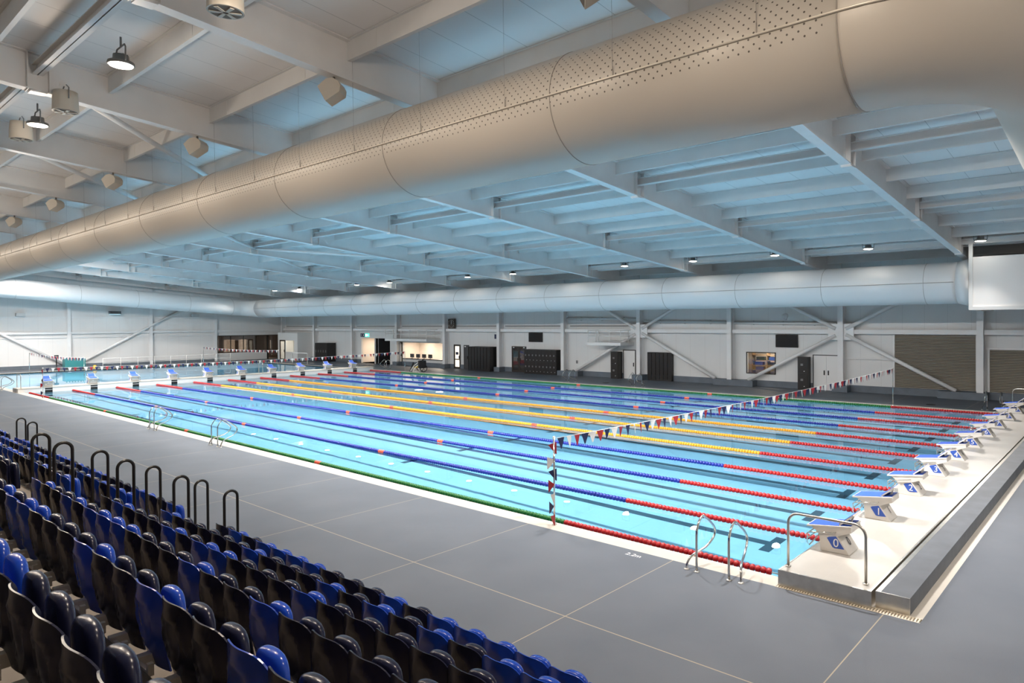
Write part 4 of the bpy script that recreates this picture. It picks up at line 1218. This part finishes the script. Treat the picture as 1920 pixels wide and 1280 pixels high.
# pool wheelchair on the far edge
t = thing('pool_wheelchair', 'dark pool wheelchair with yellow seat at the far pool edge', 'wheelchair', (-43.95, 26.35, DZ), R(-20))
b = MB()
for s in (-0.36, 0.36):
    b.tube([(s, -0.75, 0.06), (s, -0.45, 0.5), (s, 0.25, 1.0), (s, 0.4, 1.05)], 0.03, 8); b.tube([(s, -0.72, 0.06), (s, 0.3, 0.06)], 0.03, 8); b.tube([(s, 0.2, 0.06), (s, 0.15, 0.9)], 0.03, 8)
b.tube([(-0.36, -0.72, 0.06), (0.36, -0.72, 0.06)], 0.03, 8)
b.build('chair_frame', M['pwhite'], t)
MB().prism([(-0.45, 0.42), (-0.4, 0.36), (0.12, 0.5), (0.1, 0.58)], -0.3, 0.3, 'x').build('seat', M['yel2'], t)
MB().prism([(0.06, 0.52), (0.14, 0.5), (0.38, 1.08), (0.3, 1.1)], -0.3, 0.3, 'x').build('backrest', M['rubber'], t)
for s in (-0.47, 0.47):
    w_ = MB(); w_.tube([(s, 0.18 + 0.31 * math.cos(2 * PI * i / 24), 0.34 + 0.31 * math.sin(2 * PI * i / 24)) for i in range(24)], 0.035, 8, closed=True)
    for i in range(6): w_.tube([(s, 0.18, 0.34), (s, 0.18 + 0.3 * math.cos(i * PI / 3), 0.34 + 0.3 * math.sin(i * PI / 3))], 0.01, 5)
    w_.build('wheel', M['rubber'], t)
MB().box(-0.3, -0.8, 0.05, 0.3, -0.5, 0.09).build('foot_plate', M['rubber'], t)
MB().box(0.34, -0.3, 0.35, 0.56, 0.42, 1.02).build('side_guard', M['rubber'], t, bevel=0.08)
MB().prism([(-0.75, 0.02), (-0.7, 0.0), (-0.3, 0.72), (-0.42, 0.86)], -0.62, -0.56, 'x').build('side_paddle', M['rubber'], t)

# end-deck things
t = thing('equipment_trolley', 'teal slatted trolley on the end deck against the bright wall', 'trolley', (-75.2, 8.85, DZ))
t.scale = (1, 0.68, 1)
b = MB(); b.box(-0.45, -1.15, 0.2, 0.45, 1.3, 0.32); b.box(-0.45, -1.15, 0.32, -0.40, 1.3, 1.0); b.box(0.40, -1.15, 0.32, 0.45, 1.3, 1.0); b.box(-0.40, -1.15, 0.32, 0.40, -1.1, 1.0); b.box(-0.40, 1.25, 0.32, 0.40, 1.3, 1.0)
b.build('trolley_body', M['teal'], t)
for i in range(7): MB().box(0.45, -1.05 + 0.34 * i, 0.95, 0.47, -0.9 + 0.34 * i, 1.12).build('trolley_slat', M['teal'], t)
for a in (-0.9, 1.05):
    for s in (-0.35, 0.35):
        MB().lathe([(0.1, -0.03), (0.1, 0.03)], (s, a, 0.1), 'x', 14).build('wheel', M['rubber'], t)
for a in (-0.9, 1.05):
    for s in (-0.35, 0.35): MB().box(s - 0.045, a - 0.03, 0.1, s + 0.045, a + 0.03, 0.2).build('wheel_fork', M['lampgrey'], t)
t = thing('cover_reel', 'black upright reel left of the teal trolley', 'reel', (-75.2, 7.5, DZ))
MB().lathe([(0.22, 0.0), (0.22, 0.04), (0.05, 0.06), (0.05, 1.1), (0.18, 1.12), (0.18, 1.4)], (0, 0, 0), 'z', 16).build('reel_drum', M['rubber'], t)
MB().lathe([(0.15, 0), (0.17, 0.18), (0.1, 0.34)], (-74.4, 10.4, DZ), 'z', 16).build('float_bag', M['yel2'])
tag(bpy.data.objects['float_bag'], 'small yellow bag on the deck before the teal trolley', 'bag')
t = thing('deck_railing', 'thin white railing along the end coping before the bright wall', 'railing', (-73.75, 10.9, DZ))
b = MB()
for zz in (0.5, 0.98): b.tube([(0, 0, zz), (0, 12.2, zz)], 0.018, 8)
b.build('railing_rail', M['pwhite'], t)
for i in range(9): MB().tube([(0, 12.2 * i / 8, 0), (0, 12.2 * i / 8, 1.0)], 0.02, 8).build('railing_post', M['pwhite'], t)
t = thing('goal_frame', 'white water polo goal frame standing by the far deck edge', 'goal', (-64.6, 26.4, DZ), R(10))
b = MB(); b.tube([(-1.2, 0, 0), (-1.2, 0, 1.15), (1.2, 0, 1.15), (1.2, 0, 0)], 0.045, 8)
b.build('goal_post', M['pwhite'], t)
b = MB()
for s in (-1.2, 1.2): b.tube([(s, 0, 1.1), (s, 0.9, 0.03)], 0.02, 6)
b.tube([(-1.2, 0.9, 0.03), (1.2, 0.9, 0.03)], 0.02, 6)
b.build('goal_stay', M['pwhite'], t)
for y, lab in ((13.0, 'small lit floodlight high on the bright end wall'),):
    t = thing('wall_floodlight', lab, 'floodlight', (-77.3, y, 5.45))
    MB().box(-0.25, -0.5, 0.0, 0.25, 0.5, 0.3).build('lamp_shell', M['darkgrey'], t)
    MB().box(-0.2, -0.45, -0.02, 0.26, 0.45, -0.001).build('lamp_lens', mat('cool_lit_lens', (0.5, 0.8, 0.9), 0.4, emit=(0.5, 0.85, 1.0), estr=1.2), t)
    MB().box(-0.66, -0.06, 0.1, -0.25, 0.06, 0.2).build('lamp_arm', M['darkgrey'], t)
for y, lab in ((5.3, 'pale flat wall box left of the end wall floodlight'), (21.0, 'pale flat wall box right of the end wall floodlight')):
    tag(MB().box(-77.99, y - 0.35, 5.2, -77.5, y + 0.35, 5.5).build('wall_box', M['pipe']), lab, 'wall box')
# floor depth marking and small floor plates
o = text('depth_marking', '2.2m', 0.17, M['whitemark'], None, (-2.62, -0.64, DZ + 0.001), (0, 0, 0), ext=0.0005)
tag(o, 'white 2.2m depth marking on the grey deck by the ladder', 'marking')
for i, (x, y) in enumerate(((-3.6, 27.0), (-24.2, 27.2))):
    tag(MB().lathe([(0.22, 0), (0.22, 0.012)], (x, y, DZ), 'z', 20).build('floor_plate', M['rubber']), 'dark round floor plate on far deck ' + ['near the louvres', 'before the single white door'][i], 'floor plate')
